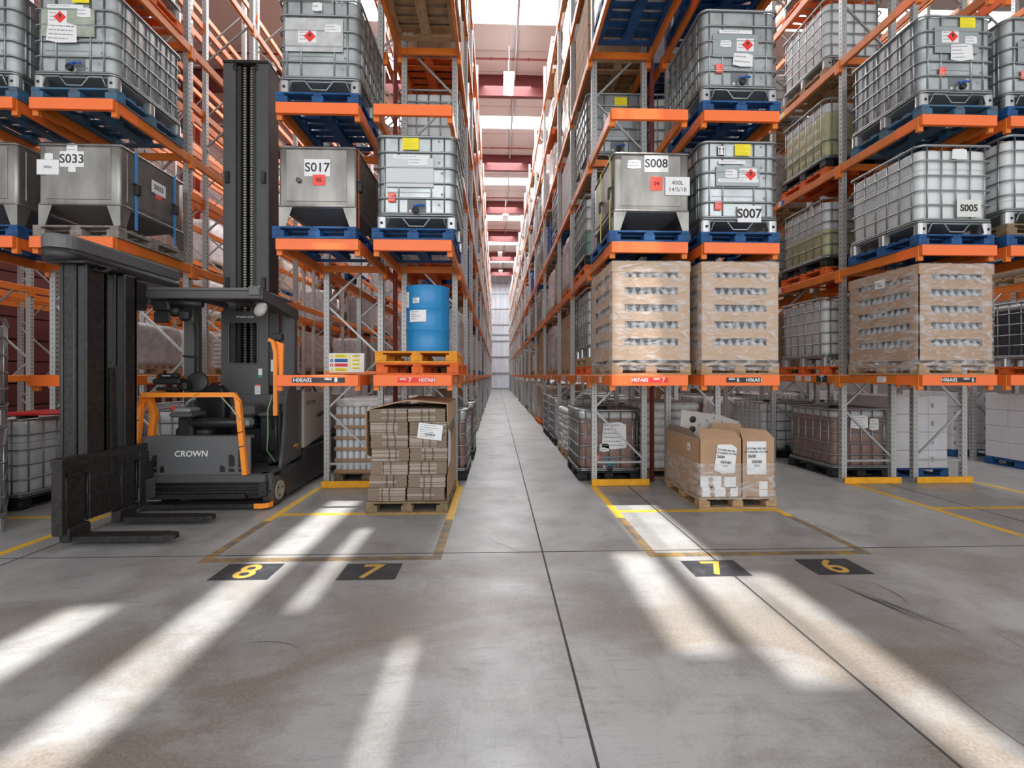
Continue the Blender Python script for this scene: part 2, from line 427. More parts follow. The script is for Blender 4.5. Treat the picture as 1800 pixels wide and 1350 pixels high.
# ------------------------------------------------------------------ caged liquid containers (1.0 wide, 1.2 deep, 1.16 high)
RZ = [0.19, 0.375, 0.56, 0.75, 0.94, 1.13]
VX = [-0.39, -0.22, 0.18, 0.34]
def ibc_cage(mt, r=0.0112, verts_side=6, rings=RZ, fx=None):
    b = MB(); P = rr(0.985, 1.185, 0.09, 5)
    for z in rings: b.tube([(x, y, z) for x, y in P], r if z < 1.1 else r * 1.5, mt, 6, closed=True)
    for x in fx or [-0.38 + 0.19 * i for i in range(5)]:
        for y in (-0.5925, 0.5925): b.tube([(x, y * 0.985, rings[0]), (x, y * 0.985, 1.13)], r * 0.9, mt, 5)
    for i in range(verts_side):
        y = -0.48 + 0.96 * i / (verts_side - 1)
        for x in (-0.4925, 0.4925): b.tube([(x * 0.985, y, rings[0]), (x * 0.985, y, 1.13)], r * 0.9, mt, 5)
    return b.mesh('cage')
def ibc_base(black=False):
    b = MB(); mt = M_BLK if black else M_SILV
    z1 = 0.145
    if black:
        for x in (-0.42, 0, 0.42):
            for y in (-0.52, 0, 0.52): b.cbox((x - 0.075, y - 0.075, 0.02), (x + 0.075, y + 0.075, 0.12), 0.01, mt)
            b.cbox((x - 0.075, -0.6, 0), (x + 0.075, 0.6, 0.022), 0.004, mt)
        b.cbox((-0.5, -0.6, 0.118), (0.5, 0.6, 0.15), 0.01, mt)
        for y in (-0.54, 0.54): b.box((-0.495, y - .05, 0), (0.495, y + .05, 0.02), mt)
    else:
        for x in (-0.425, 0.425):
            for y in (-0.535, 0.535): b.prism([(x + (p[0]), y + p[1]) for p in rr(0.13, 0.11, 0.045, 3)], 'z', 0.0, z1, mt)
        for x, y in ((0, -0.55), (0, 0.55), (-0.44, 0), (0.44, 0)):
            if y > -0.5: b.prism([(x + p[0], y + p[1]) for p in rr(0.12, 0.09, 0.03, 3)], 'z', 0.0, z1, mt)
        for x in (-0.425, 0.425): b.lathe([(0.018, 0), (0.018, 0.004)], M_BLK, 8, Matrix.Translation((x, -0.5895, 0.07)) @ Matrix.Rotation(pi / 2, 4, 'X'))
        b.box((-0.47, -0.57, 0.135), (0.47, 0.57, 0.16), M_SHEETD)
        b.tube([(-0.36, -0.585, 0.02), (-0.33, -0.59, 0.135), (-0.17, -0.59, 0.135), (-0.09, -0.59, 0.03), (0.09, -0.59, 0.03), (0.17, -0.59, 0.135), (0.33, -0.59, 0.135), (0.36, -0.585, 0.02)], 0.011, M_CAGE, 6)
    b.tube([(x, y, 0.165) for x, y in rr(0.98, 1.18, 0.08, 5)], 0.013, M_CAGE, 6, closed=True)
    return b.mesh('base_frame')
def ibc_tank(kind, level=0.82):
    b = MB()
    if kind == 'steel':
        # smooth sheet jacket, shallow vertical flutes down the sides and holes along the right of the front
        P = rr(0.955, 1.155, 0.10, 6)
        b.loft([[(x, y, z) for x, y in P] for z in (0.168, 0.60, 1.12)], M_SHEET, True, False)
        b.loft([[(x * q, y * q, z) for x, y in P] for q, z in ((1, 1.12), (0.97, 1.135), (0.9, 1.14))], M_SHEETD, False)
        for k in range(5):
            y = -0.40 + 0.2 * k
            for s in (-1, 1): b.cbox((s * 0.484 - 0.006, y - 0.035, 0.20), (s * 0.484 + 0.006, y + 0.035, 1.09), 0.005, M_SHEET)
        for k in range(7):
            b.lathe([(0.015, 0), (0.015, 0.002)], M_SHEETD, 10, Matrix.Translation((0.275 + 0.035 * (k % 2), -0.5785, 0.30 + 0.13 * k)) @ Matrix.Rotation(pi / 2, 4, 'X'))
        for z in (0.45, 0.78): b.cbox((-0.46 + .1, -0.5805, z - .004), (0.2, -0.576, z + .004), 0.002, M_SHEETD)
        return b.mesh('sheet_jacket')
    mats = {'white': (M_PLAS, M_PLAS), 'grey': (M_PLASG, M_PLASG), 'brown': (M_PLASG, M_BROWN), 'straw': (M_PLAS, M_YLIQ), 'green': (M_PLAS, M_GLIQ), 'dark': (M_PLASG, M_DLIQ)}[kind]
    m = 88; S = rrs(0.93, 1.13, 0.11, m)
    zs = [0.17, 0.19] + [0.205 + (1.06 - 0.205) * i / 26 for i in range(27)] + [1.085, 1.10, 1.105]
    rings = []
    for z in zs:
        vz = abs(sin(pi * (z - 0.19) / 0.188)) ** 0.6 if 0.19 < z < 1.12 else 0
        k = 1.0 if 0.2 < z < 1.07 else (0.975 if z < 1.1 else 0.93)
        if z == 1.105: k = 0.8
        ring = []
        for i, (x, y, nx, ny) in enumerate(S):
            hz = abs(sin(pi * i / (m / 22))) ** 0.6
            a = 0.016 * (hz * vz) - 0.012
            ring.append((x * k + nx * a, y * k + ny * a, z))
        rings.append(ring)
    cut = next(i for i, z in enumerate(zs) if z > level)
    b.loft(rings[:cut + 1], mats[1], True, True)
    b.loft(rings[cut:], mats[0], True, True)
    b.lathe([(0.11, 0), (0.11, 0.05), (0.09, 0.055), (0, 0.055)], M_BLK, 16, Matrix.Translation((0, 0, 1.10)))
    return b.mesh('tank')
def label_mesh(w, h, mt, lines=5, diamond=None, seed=1, ink=M_INKG, bars=False, torn=False):
    def fn():
        r = random.Random(seed); b = MB()
        if torn:
            P = [(-w / 2, -h / 2 + .1 * h), (-w * .1, -h / 2), (w / 2, -h / 2 + .06 * h), (w / 2 - .02 * w, h / 2 - .1 * h), (w * .2, h / 2), (-w / 2 + .05 * w, h / 2 - .05 * h)]
            b.prism(P, 'y', -0.0015, 0.0, mt)
        else: b.box((-w / 2, -0.0015, -h / 2), (w / 2, 0, h / 2), mt)
        x0 = -w / 2 + w * 0.08
        for k in range(lines):
            z = h / 2 - h * (k + 0.9) / (lines + 0.8); x = x0
            xe = x0 + w * r.uniform(0.45, 0.84)
            if diamond and diamond != 'only': xe = min(xe, -0.02)
            while x < xe - 0.004:
                l = min(r.uniform(0.04, 0.16) * w, xe - x)
                b.box((x, -0.0022, z), (x + l, -0.0015, z + h * 0.28 / (lines + 1)), ink); x += l + 0.025 * w
        if bars:
            for k in range(14):
                x = -w * .2 + k * w * .03; b.box((x, -0.0022, -h * 0.28), (x + w * r.uniform(.008, .02), -0.0015, -h * .12), M_INK)
        return b.mesh('label')
    return cached(('label', w, h, mt.name, lines, diamond, seed, ink.name, bars, torn), fn)
def diamond_mesh(s, mt=M_RED):
    def fn():
        b = MB(); q = s / 2
        b.prism([(-q, 0), (0, -q), (q, 0), (0, q)], 'y', -0.004, -0.0023, mt)
        f = [(-.10, .02), (-.13, .14), (-.05, .12), (-.02, .30), (.07, .16), (.12, .20), (.13, .05), (.06, -.03), (-.05, -.03)]
        b.prism([(x * s, z * s + .03 * s) for x, z in f], 'y', -0.0048, -0.004, M_INK)
        b.box((-.12 * s, -0.0048, -.09 * s), (.12 * s, -0.004, -.06 * s), M_INK)
        return b.mesh('flame_diamond')
    return cached(('dia', s, mt.name), fn)
def valve(parent, mt, z=0.24, arch=True, y=-0.585, hand=1):
    def rec():
        b = MB(); P = [(-0.115, 0.15), (0.115, 0.15), (0.115, 0.33)] + [(0.115 - 0.03 + 0.03 * cos(a), 0.36 + 0.03 * sin(a)) for a in (0.5, 1.2)] + [(-0.085 - 0.03 * cos(a), 0.36 + 0.03 * sin(a)) for a in (1.2, 0.5)] + [(-0.115, 0.33)]
        b.prism(P, 'y', -0.5815, -0.577, M_REC)
        b.lathe([(0.02, 0), (0.02, 0.003)], M_WHT, 12, Matrix.Translation((-0.075, -0.5815, 0.22)) @ Matrix.Rotation(pi / 2, 4, 'X'))
        return b.mesh('valve_recess')
    if arch: part('valve_recess', cached('recess', rec), parent)
    def body():
        b = MB(); R = Matrix.Rotation(pi / 2, 4, 'X')
        b.lathe([(0.035, 0), (0.035, 0.05), (0.03, 0.05), (0.03, 0.07)], M_PLASG if arch else M_TRQ, 16, Matrix.Translation((0, y + 0.012, z - 0.03)) @ R)
        b.lathe([(0.040, 0), (0.040, 0.03), (0.034, 0.036), (0, 0.036)], M_BLK, 16, Matrix.Translation((0, y - 0.055, z - 0.035)) @ R)
        return b.mesh('valve')
    v = part('valve', cached(('valve', y, z, arch), body), parent)
    def hnd():
        b = MB(); b.cbox((-0.012, -0.02, 0), (0.012, 0.012, 0.035), 0.004, mt)
        b.tube([(0, -0.01, 0.035), (0.05 * hand, -0.015, 0.05), (0.11 * hand, -0.02, 0.04)], 0.013, mt, 6)
        b.tube([(0, -0.01, 0.035), (-0.03 * hand, -0.012, 0.04)], 0.012, mt, 6); return b.mesh('valve_handle')
    part('valve_handle', cached(('vh', mt.name, hand), hnd), v, (0, y - 0.03, z - 0.005))
FY = -0.5795                                       # plane of labels on a sheet jacket
def ibc(kind, loc, label, rz=0, group=None, simple=False, black=False, cage=None, dress=(), level=0.82, sparse=False, cat='container', vmat=None):
    cmt = cage or (M_CAGED if kind in ('straw', 'green', 'dark') else M_CAGE)
    def cg(): return ibc_cage(cmt, rings=[0.19, 0.45, 1.13] if sparse else RZ, fx=VX if kind == 'steel' else None)
    lk = (kind, round(level, 2))
    if simple:
        def one():
            b = MB(); T = [cached(('tank',) + lk, lambda: ibc_tank(kind, level)), cached(('base', black), lambda: ibc_base(black)), cached(('cage', cmt.name, sparse, kind == 'steel'), cg)]
            for me in T:
                o = len(b.v); b.v += [tuple(v.co) for v in me.vertices]; ms = list(me.materials)
                for p in me.polygons: b.f.append(tuple(o + i for i in p.vertices)); b.mi.append(b.m(ms[p.material_index])); b.sm.append(p.use_smooth)
            return b.mesh('caged_container')
        return tag(link('caged_container', cached(('ibc1', lk, black, sparse, cmt.name), one), None, loc, (0, 0, rz)), label, cat, group)
    t = thing('caged_container', label, cat, loc, rz, group)
    part('sheet_jacket' if kind == 'steel' else 'tank', cached(('tank',) + lk, lambda: ibc_tank(kind, level)), t)
    part('base_frame', cached(('base', black), lambda: ibc_base(black)), t)
    part('cage', cached(('cage', cmt.name, sparse, kind == 'steel'), cg), t)
    for d in dress:
        k = d[0]
        if k == 'plate':       # large dull metal plate with smears and torn paper
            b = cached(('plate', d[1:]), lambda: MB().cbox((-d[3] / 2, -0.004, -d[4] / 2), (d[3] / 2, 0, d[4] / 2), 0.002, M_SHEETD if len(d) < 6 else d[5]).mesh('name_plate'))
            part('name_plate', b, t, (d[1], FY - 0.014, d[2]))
        elif k == 'yellow':
            part('warning_label', label_mesh(0.2, 0.145, M_YEL, 7, seed=3, ink=mat('yellow_print', (0.62, 0.48, 0.0), 0.5)), t, (d[1], FY - 0.019, d[2]), label='yellow label')
        elif k == 'red':
            part('red_label', label_mesh(0.09, 0.11, M_REDO, 4, seed=5, ink=M_WHT), t, (d[1], FY - 0.019, d[2]))
        elif k == 'flame':
            p = part('hazard_label', label_mesh(0.22, 0.16, M_WHT, 3, diamond=True, seed=8), t, (d[1], FY - 0.0195, d[2]))
            part('flame_diamond', diamond_mesh(0.145), p, (0.03 if len(d) < 4 else d[3], 0, 0))
        elif k == 'paper':
            part('paper_label', label_mesh(d[3], d[4], M_WHT, d[5] if len(d) > 5 else 4, seed=int(abs(d[1] * 100)) + 1, torn=True), t, (d[1], FY - 0.0215, d[2]), (0, radians(d[6] if len(d) > 6 else 0), 0))
        elif k == 'strip':
            part('label_strip', label_mesh(d[3], 0.045, M_WHT, 1, seed=4), t, (d[1], FY - 0.019, d[2]))
        elif k == 'text':
            p = part('paper_label', label_mesh(d[4], d[5], M_WHT if len(d) < 8 else d[7], 0), t, (d[1], FY - 0.026, d[2]))
            text(d[3], d[6], M_INK, p, (0, -0.0022, 0), bold=0.004)
        elif k == 'arrows':
            b = cached('arrows', lambda: MB().box((-.05, -.0015, -.06), (.05, 0, .06), M_INK).box((-.044, -.002, -.054), (.044, -.0015, .054), M_WHT)
                .box((-.028, -.003, -.04), (-.018, -.002, .02), M_INK).box((.018, -.003, -.04), (.028, -.002, .02), M_INK).prism([(-.038, .015), (-.008, .015), (-.023, .042)], 'y', -.003, -.002, M_INK)
                .prism([(.008, .015), (.038, .015), (.023, .042)], 'y', -.003, -.002, M_INK).mesh('arrow_label'))
            part('arrow_label', b, t, (d[1], FY - 0.019, d[2]))
        elif k == 'valve':
            valve(t, vmat or M_BLUL)
    if kind != 'steel' and not any(d[0] == 'novalve' for d in dress): valve(t, vmat or M_BLK, arch=False, y=-0.565, z=0.25)
    return t
DRESS_A = (('strip', -0.06, 0.86, 0.42), ('plate', -0.06, 0.69, 0.58, 0.29), ('flame', 0.06, 0.70), ('paper', -0.19, 0.71, 0.14, 0.09, 2), ('paper', 0.03, 0.51, 0.26, 0.17, 2, 3), ('red', -0.27, 0.40), ('valve',))
DRESS_B = (('yellow', 0.03, 1.03), ('arrows', -0.24, 1.02), ('strip', -0.11, 0.875, 0.34), ('plate', -0.03, 0.70, 0.56, 0.25), ('strip', -0.03, 0.645, 0.52), ('flame', 0.1, 0.72), ('paper', -0.12, 0.73, 0.16, 0.11, 2), ('red', -0.28, 0.33))

# ------------------------------------------------------------------ stainless steel tanks
def steel_tank(loc, label, dress=(), strap=None, rz=0, w=0.93, hole=True):
    t = thing('steel_tank', label, 'tank', loc, rz)
    def body():
        b = MB(); P = rr(w, 1.14, 0.035, 3)
        b.loft([[(x * k, y * k, z) for x, y in P] for k, z in ((0.985, 0.245), (1, 0.26), (1, 0.985), (0.985, 1.0))], M_STL, True)
        b.cbox((-w / 2 + .09, -0.577, 0.32), (w / 2 - .11, -0.57, 0.95), 0.003, M_STL)
        for s in (-1, 1): b.cbox((s * (w / 2) - .006, -0.47, 0.33), (s * (w / 2) + .006, 0.47, 0.93), 0.004, M_STL)
        b.tube([(x * 1.006, y * 1.006, 0.975) for x, y in P], 0.012, M_STL, 5, closed=True)
        b.tube([(x * 1.004, y * 1.004, 0.262) for x, y in P], 0.013, M_STL, 5, closed=True)
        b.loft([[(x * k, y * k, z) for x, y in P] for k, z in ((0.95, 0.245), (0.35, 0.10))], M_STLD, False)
        return b.mesh('tank_body')
    part('tank_body', cached(('sbody', w), body), t)
    def leg(sx, sy):
        b = MB(); x = sx * (w / 2); y = sy * 0.57
        b.prism([(x, 0), (x - sx * .075, 0), (x - sx * .16, .25), (x, .25)], 'y', y, y - sy * .006, M_STL)
        b.prism([(y - sy * .006, 0), (y - sy * .09, 0), (y - sy * .17, .25), (y - sy * .006, .25)], 'x', x, x - sx * .006, M_STL)
        b.box((min(x, x - sx * .1), min(y, y - sy * .1), 0), (max(x, x - sx * .1), max(y, y - sy * .1), .008), M_STL)
        return b.mesh('leg')
    for sx in (-1, 1):
        for sy in (-1, 1): part('leg', cached(('sleg', w, sx, sy), lambda: leg(sx, sy)), t)
    def lid(): return MB().lathe([(0.2, 1.0), (0.2, 1.02), (0.17, 1.035), (0, 1.04)], M_STL, 24).mesh('lid')
    part('lid', cached('slid', lid), t)
    for d in dress:
        k = d[0]
        if k == 'text':        # x, z, words, w, h, size
            p = part('paper_label', label_mesh(d[4], d[5], M_WHT, 0), t, (d[1], -0.5785, d[2])); text(d[3], d[6], M_INK, p, (0, -0.0022, 0), bold=0.002 if d[6] > .06 else 0)
        elif k == 'paper':
            part('paper_label', label_mesh(d[3], d[4], M_WHT, d[5] if len(d) > 5 else 2, seed=int(abs(d[1] * 100)) + 2, torn=True), t, (d[1], -0.578, d[2]))
        elif k == 'red':
            p = part('red_label', label_mesh(d[4], d[5], M_REDO, 0), t, (d[1], -0.5795 - 0.0012, d[2])); text(d[3], 0.07, mat('dark_red_print', (.25, .01, .01), .5), p, (0, -0.0022, 0), bold=0.003)
        elif k == 'knob':
            part('knob', cached('sknob', lambda: MB().lathe([(0.02, 0), (0.03, 0.01), (0.03, 0.03), (0, 0.035)], M_STLD, 12, Matrix.Rotation(pi / 2, 4, 'X')).mesh('knob')), t, (d[1], -0.577, d[2]))
        elif k == 'sidetext':  # y, z, words: on the +X side
            p = part('paper_label', label_mesh(0.26, 0.16, M_WHT, 0), t, (w / 2 + 0.008, d[1], d[2]), (0, 0, pi / 2)); text(d[3], 0.09, M_INK, p, (0, -0.0022, 0), bold=0.002)
            part('red_label', label_mesh(0.12, 0.08, M_REDO, 2), t, (w / 2 + 0.007, d[1] + .0, d[2] - .1), (0, 0, pi / 2))
    if strap:
        for (y, side) in strap[1]:
            x = side * (w / 2 + 0.014)
            b = MB(); mt = strap[0]
            b.box((min(x, x + side * .004), y - .022, 0.02), (max(x, x + side * .004), y + .022, 1.0), mt)
            b.box((-w / 2, y - .022, 1.0), (w / 2, y + .022, 1.006), mt) if False else None
            s = part('strap', b, t)
            part('ratchet', MB().cbox((x - .012, y - .035, .46), (x + .03 * side + .012, y + .035, .60), .008, M_BLK).box((x - .01, y - .05, .58), (x + .03, y + .05, .60), M_BLK), s)
    return t

# ------------------------------------------------------------------ slotted bottle crate under film
def crate(loc, label, rz=0, kind='light', tag2=None):
    t = thing('bottle_crate', label, 'crate', loc, rz)
    mt = M_CARDL if kind == 'light' else M_CARD
    W2, D2, H = 0.49, 0.59, 1.27
    Z = [(0.225 + 0.2125 * k, 0.225 + 0.2125 * k + 0.088) for k in range(5)]
    def shell():
        b = MB(); th = 0.012
        for (ax, half, off, lo, hi) in (('x', W2, D2, -0.33, 0.34), ('y', D2, W2, -0.45, 0.42)):
            for s in (-1, 1):
                def bx(u0, u1, z0, z1, o=0.0):
                    a0, a1 = sorted((s * (off + o), s * (off - th)))
                    if ax == 'x': b.box((u0, a0, z0), (u1, a1, z1), mt)
                    else: b.box((a0, u0, z0), (a1, u1, z1), mt)
                bx(-half, lo, 0.04, H); bx(hi, half, 0.04, H)
                zz = [0.04] + [q for p in Z for q in p] + [H]
                for k in range(0, len(zz), 2): bx(lo, hi, zz[k], zz[k + 1])
        return b.mesh('cardboard_sleeve')
    part('cardboard_sleeve', cached(('crate', kind), shell), t)
    def lid():
        b = MB(); b.cbox((-W2 - .008, -D2 - .008, H - 0.13), (W2 + .008, D2 + .008, H + 0.004), 0.004, mt); return b.mesh('lid')
    part('lid', cached(('cratelid', kind), lid), t)
    def bot():
        b = MB(); bm_ = mat('bottle_plastic', (0.46, 0.49, 0.52), 0.35)
        for z0, z1 in Z:
            for i in range(9):
                x = -0.40 + 0.1 * i
                for s in (-1, 1): b.lathe([(0.046, z0 - .12), (0.046, z0 + .005), (0.016, z1 - .012), (0.016, z1 + .03)], bm_, 10, Matrix.Translation((x, s * 0.525, 0)))
            for i in range(9):
                y = -0.42 + 0.1 * i
                for s in (-1, 1): b.lathe([(0.046, z0 - .12), (0.046, z0 + .005), (0.014, z1 + .01), (0.014, z1 + .05)], bm_, 8, Matrix.Translation((s * 0.425, y, 0)))
        return b.mesh('bottles')
    o = part('bottles', cached('cratebots', bot), t); o['kind'] = 'stuff'
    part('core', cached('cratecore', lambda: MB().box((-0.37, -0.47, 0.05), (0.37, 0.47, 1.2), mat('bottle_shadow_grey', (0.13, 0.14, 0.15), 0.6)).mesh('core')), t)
    def film():
        r = random.Random(3); rings = []
        S = rrs(1.0, 1.2, 0.02, 64)
        for k in range(16):
            z = -0.09 + 1.37 * k / 15
            rings.append([(x + nx * (0.004 + r.random() * 0.010), y + ny * (0.004 + r.random() * 0.010), z) for x, y, nx, ny in S])
        return MB().loft(rings, M_FILM, True, False).mesh('stretch_film')
    part('stretch_film', cached('cratefilm', film), t)
    if tag2: part('paper_label', label_mesh(0.17, 0.12, M_WHT, 1, bars=True), t, (-W2 - .0175, 0.0, 1.12), (0, 0, -pi / 2))
    return t

# ------------------------------------------------------------------ drums and wrapped goods
def drum(loc, label, mt=None, group=None, papers=False):
    mt = mt or M_DRUM
    t = thing('steel_drum', label, 'drum', loc, 0, group)
    def body():
        p = [(0.27, 0.0), (0.29, 0.005), (0.29, 0.02), (0.283, 0.03)]
        for z in (0.295, 0.58): p += [(0.283, z - .02), (0.291, z - .006), (0.291, z + .006), (0.283, z + .02)]
        p += [(0.283, 0.83), (0.29, 0.845), (0.29, 0.86), (0.278, 0.86), (0.277, 0.85), (0, 0.85)]
        return MB().lathe(p, mt, 40).mesh('drum_body')
    part('drum_body', cached(('drum', mt.name), body), t)
    part('bung', cached('bung', lambda: MB().lathe([(0.03, 0.85), (0.03, 0.865), (0, 0.865)], M_PLASG, 12, Matrix.Translation((0.17, 0, 0))).mesh('bung')), t)
    if papers:
        def curve(w, h, a0, z, seed):
            b = MB(); n = 8; R = 0.2925; vs = []
            for i in range(n + 1):
                a = radians(a0) + (w / R) * (i / n - .5); vs += [(R * sin(a), -R * cos(a), z - h / 2), (R * sin(a), -R * cos(a), z + h / 2)]
            b.add(vs, [(2 * i, 2 * i + 2, 2 * i + 3, 2 * i + 1) for i in range(n)], M_WHT, True)
            r = random.Random(seed)
            for k in range(4):
                zz = z + h / 2 - h * (k + .8) / 5; q = []
                i1 = r.randint(4, 7)
                for i in range(i1): 
                    a = radians(a0) + (w / R) * ((i + .7) / n - .5); q += [((R + .001) * sin(a), -(R + .001) * cos(a), zz), ((R + .001) * sin(a), -(R + .001) * cos(a), zz + .008)]
                b.add(q, [(2 * i, 2 * i + 2, 2 * i + 3, 2 * i + 1) for i in range(i1 - 1)], M_INKG)
            return b
        part('paper_label', curve(0.24, 0.15, -20, 0.46, 1), t)
        part('paper_label', curve(0.11, 0.2, -58, 0.68, 2), t)
        part('paper_label', curve(0.10, 0.07, -23, 0.66, 3), t)
    return t
def lumpy(w, d, h, seed, amp=0.02, rows=9, r=0.06, mt=None, z0=0.0, taper=0.0):
    R = random.Random(seed); m = 40; S = rrs(w, d, r, m); rings = []
    for k in range(rows + 1):
        z = z0 + h * k / rows; q = 1 - taper * (k / rows) ** 3
        if k == rows: q *= 0.94
        rings.append([(x * q + nx * R.uniform(-amp, amp * .6), y * q + ny * R.uniform(-amp, amp * .6), z + (R.uniform(-.012, .012) if 0 < k else 0)) for x, y, nx, ny in S])
    rings.append([(x * .6, y * .6, z0 + h + .012) for x, y, nx, ny in S])
    return MB().loft(rings, mt, True)
LAST = []
def wrapped(kind, loc, label, group=None, seed=1, h=1.1, rz=0):
    mt = {'grey': M_WRAP, 'white': M_WRAPW, 'tan': M_WRAPT}[kind]
    h = round(h, 1); seed = seed % 3
    me = cached(('wrap', kind, h, seed), lambda: lumpy(0.98, 1.16, h, seed, mt=mt).mesh('wrapped_goods'))
    LAST[:] = [tag(link('wrapped_goods', me, None, loc, (0, 0, rz)), label, 'wrapped goods', group)]; return LAST[0]
def boxes(loc, label, group=None, h=1.1, mt=None, rz=0, film=False):
    """strapped block of equal cartons on one pallet, seams showing"""
    mt = mt or M_CARD; n = max(2, round(h / 0.3))
    def fn():
        b = MB()
        for k in range(n):
            for i in range(3):
                for j in range(3):
                    z0 = h * k / n; x0 = -.49 + .98 * i / 3; y0 = -.59 + 1.18 * j / 3
                    b.cbox((x0 + .002, y0 + .002, z0 + .002), (x0 + .98 / 3 - .002, y0 + 1.18 / 3 - .002, z0 + h / n - .002), .006, mt)
                    if j == 0: b.box((x0 + .04, y0 - .001, z0 + h / n * .35), (x0 + .09, y0 + .003, z0 + h / n * .62), M_INKG)
        return b.mesh('carton_block')
    LAST[:] = [tag(link('carton_block', cached(('boxes', round(h, 1), mt.name), fn), None, loc, (0, 0, rz)), label, 'cartons', group)]; return LAST[0]
def sacks(loc, label, group=None, h=1.0, mt=None, rz=0, n=8):
    mt = mt or M_WRAPW
    def fn():
        R = random.Random(5); b = MB()
        for k in range(n):
            z0 = h * k / n; hh = h / n
            for sx in (-1, 1):
                for j in range(3):
                    P = rrs(0.50, 0.40, 0.12, 20); cx = sx * .25 + R.uniform(-.012, .012); cy = -.39 + .39 * j
                    b.loft([[(cx + x * q, cy + y * q, z0 + hh * u) for x, y, _, _ in P] for q, u in ((.8, 0.02), (.98, .25), (1.0, .5), (.98, .78), (.8, 1.0))], mt, True)
        return b.mesh('sacks')
    return tag(link('stacked_sacks', cached(('sacks', round(h, 1), mt.name, n), fn), None, loc, (0, 0, rz)), label, 'sacks', group)

# ------------------------------------------------------------------ the building
ROOF_Z = 13.8; END_Y = 55.9; XL, XR = -12.6, 17.5
structure('floor', MB().box((-16, -14, -0.25), (22, END_Y + .3, 0.0), M_FLOOR))
def flat(name, rects, mt, z=0.0):
    b = MB()
    for x0, y0, x1, y1 in rects: b.box((x0, y0, z + 0.0003), (x1, y1, z + 0.0016), mt)
    return structure(name, b)
M_JOINT = mat('floor_joint', (0.045, 0.043, 0.04), 0.8)
flat('trim_1', [(x - .0075, -13, x + .0075, END_Y) for x in (-7.8, -4.42, 0.44, 2.01, 6.1)], M_JOINT)
flat('trim_2', [(-15, y - .006, 21, y + .006) for y in (4.47, 12.3, 20.2, 28.1)], M_JOINT)
# painted bays in front of the racks
def bay_lines(n, x0, x1, y0, y1, ym):
    lw = 0.09
    flat(f'trim_{n}', [(x0 - lw, y0 + 1.1, x0, y1), (x1, y0 + 1.1, x1 + lw, y1), (x0, ym, x1, ym + lw)], M_LINE)
    flat(f'trim_{n + 1}', [(x0 - lw, y0 - lw, x0, y0 + 1.1), (x1, y0, x1 + lw, y0 + 1.1), (x0, y0 - lw, x1 + lw, y0)], M_LINEW)
bay_lines(3, -2.62, -0.60, 4.40, 7.12, 5.72)
bay_lines(5, 1.52, 3.48, 4.40, 7.12, 5.72)
flat('trim_7', [(5.50, 3.2, 5.60, 7.12), (5.60, 5.72, 7.7, 5.81), (7.55, 5.81, 7.65, 7.12)], M_LINE)
flat('trim_8', [(-4.76, 3.2, -4.66, 5.9), (-6.9, 5.7, -4.76, 5.79)], M_LINE)

# curved tyre scuffs on the floor
R9 = random.Random(11)
scuff = MB(); M_SCUFF = mat('tyre_scuff', (0.085, 0.08, 0.075), 0.8)
def arc(x, y, ang, ln, w, curv):
    L = []; R_ = []; n = 14
    for k in range(n + 1):
        L.append((x - sin(ang) * w * sin(pi * k / n), y + cos(ang) * w * sin(pi * k / n))); R_.append((x + sin(ang) * w * .2, y - cos(ang) * w * .2))
        x += cos(ang) * ln / n; y += sin(ang) * ln / n; ang += curv / n
    vs = [(a, c, .0012) for a, c in L] + [(a, c, .0012) for a, c in R_]
    scuff.add(vs, [(k, n + 1 + k, n + 2 + k, k + 1) for k in range(n)], M_SCUFF)
for k in range(9): arc(2.76 + k * .018 + R9.uniform(-.03, .03), 3.72 - k * .035, radians(-80 + R9.uniform(-5, 5)), R9.uniform(.4, .62), R9.uniform(.004, .010), .30)
arc(3.06, 3.72, radians(-70), .36, .010, -.75)
arc(2.5, 2.6, radians(-110), .9, .004, .7); arc(3.3, 3.0, radians(-100), .8, .004, .5); arc(-.1, 4.9, radians(-60), .7, .004, .5); arc(-1.6, 3.0, radians(15), .4, .006, -.9)
s_ = structure('trim_9', scuff)

# stencilled aisle numbers on the floor
def floor_number(n, x, y):
    o = tag(link('aisle_number', MB().box((-.245, -.165, .0018), (.245, .165, .0030), M_STEN).mesh('aisle_number'), None, (x, y, 0)), None, 'floor marking')
    text(n, 0.39, M_NUM, o, (0, -0.01, .0032), (0, 0, 0), bold=0.005)
    return o
floor_number('8', -2.15, 4.10)['label'] = 'black painted floor square with yellow 8, leftmost one'
floor_number('7', -1.09, 4.07)['label'] = 'black painted floor square with yellow 7, left of the centre aisle'
floor_number('7', 1.92, 4.04)['label'] = 'black painted floor square with yellow 7, right of the centre aisle'
floor_number('6', 2.98, 4.04)['label'] = 'black painted floor square with yellow 6, rightmost one'

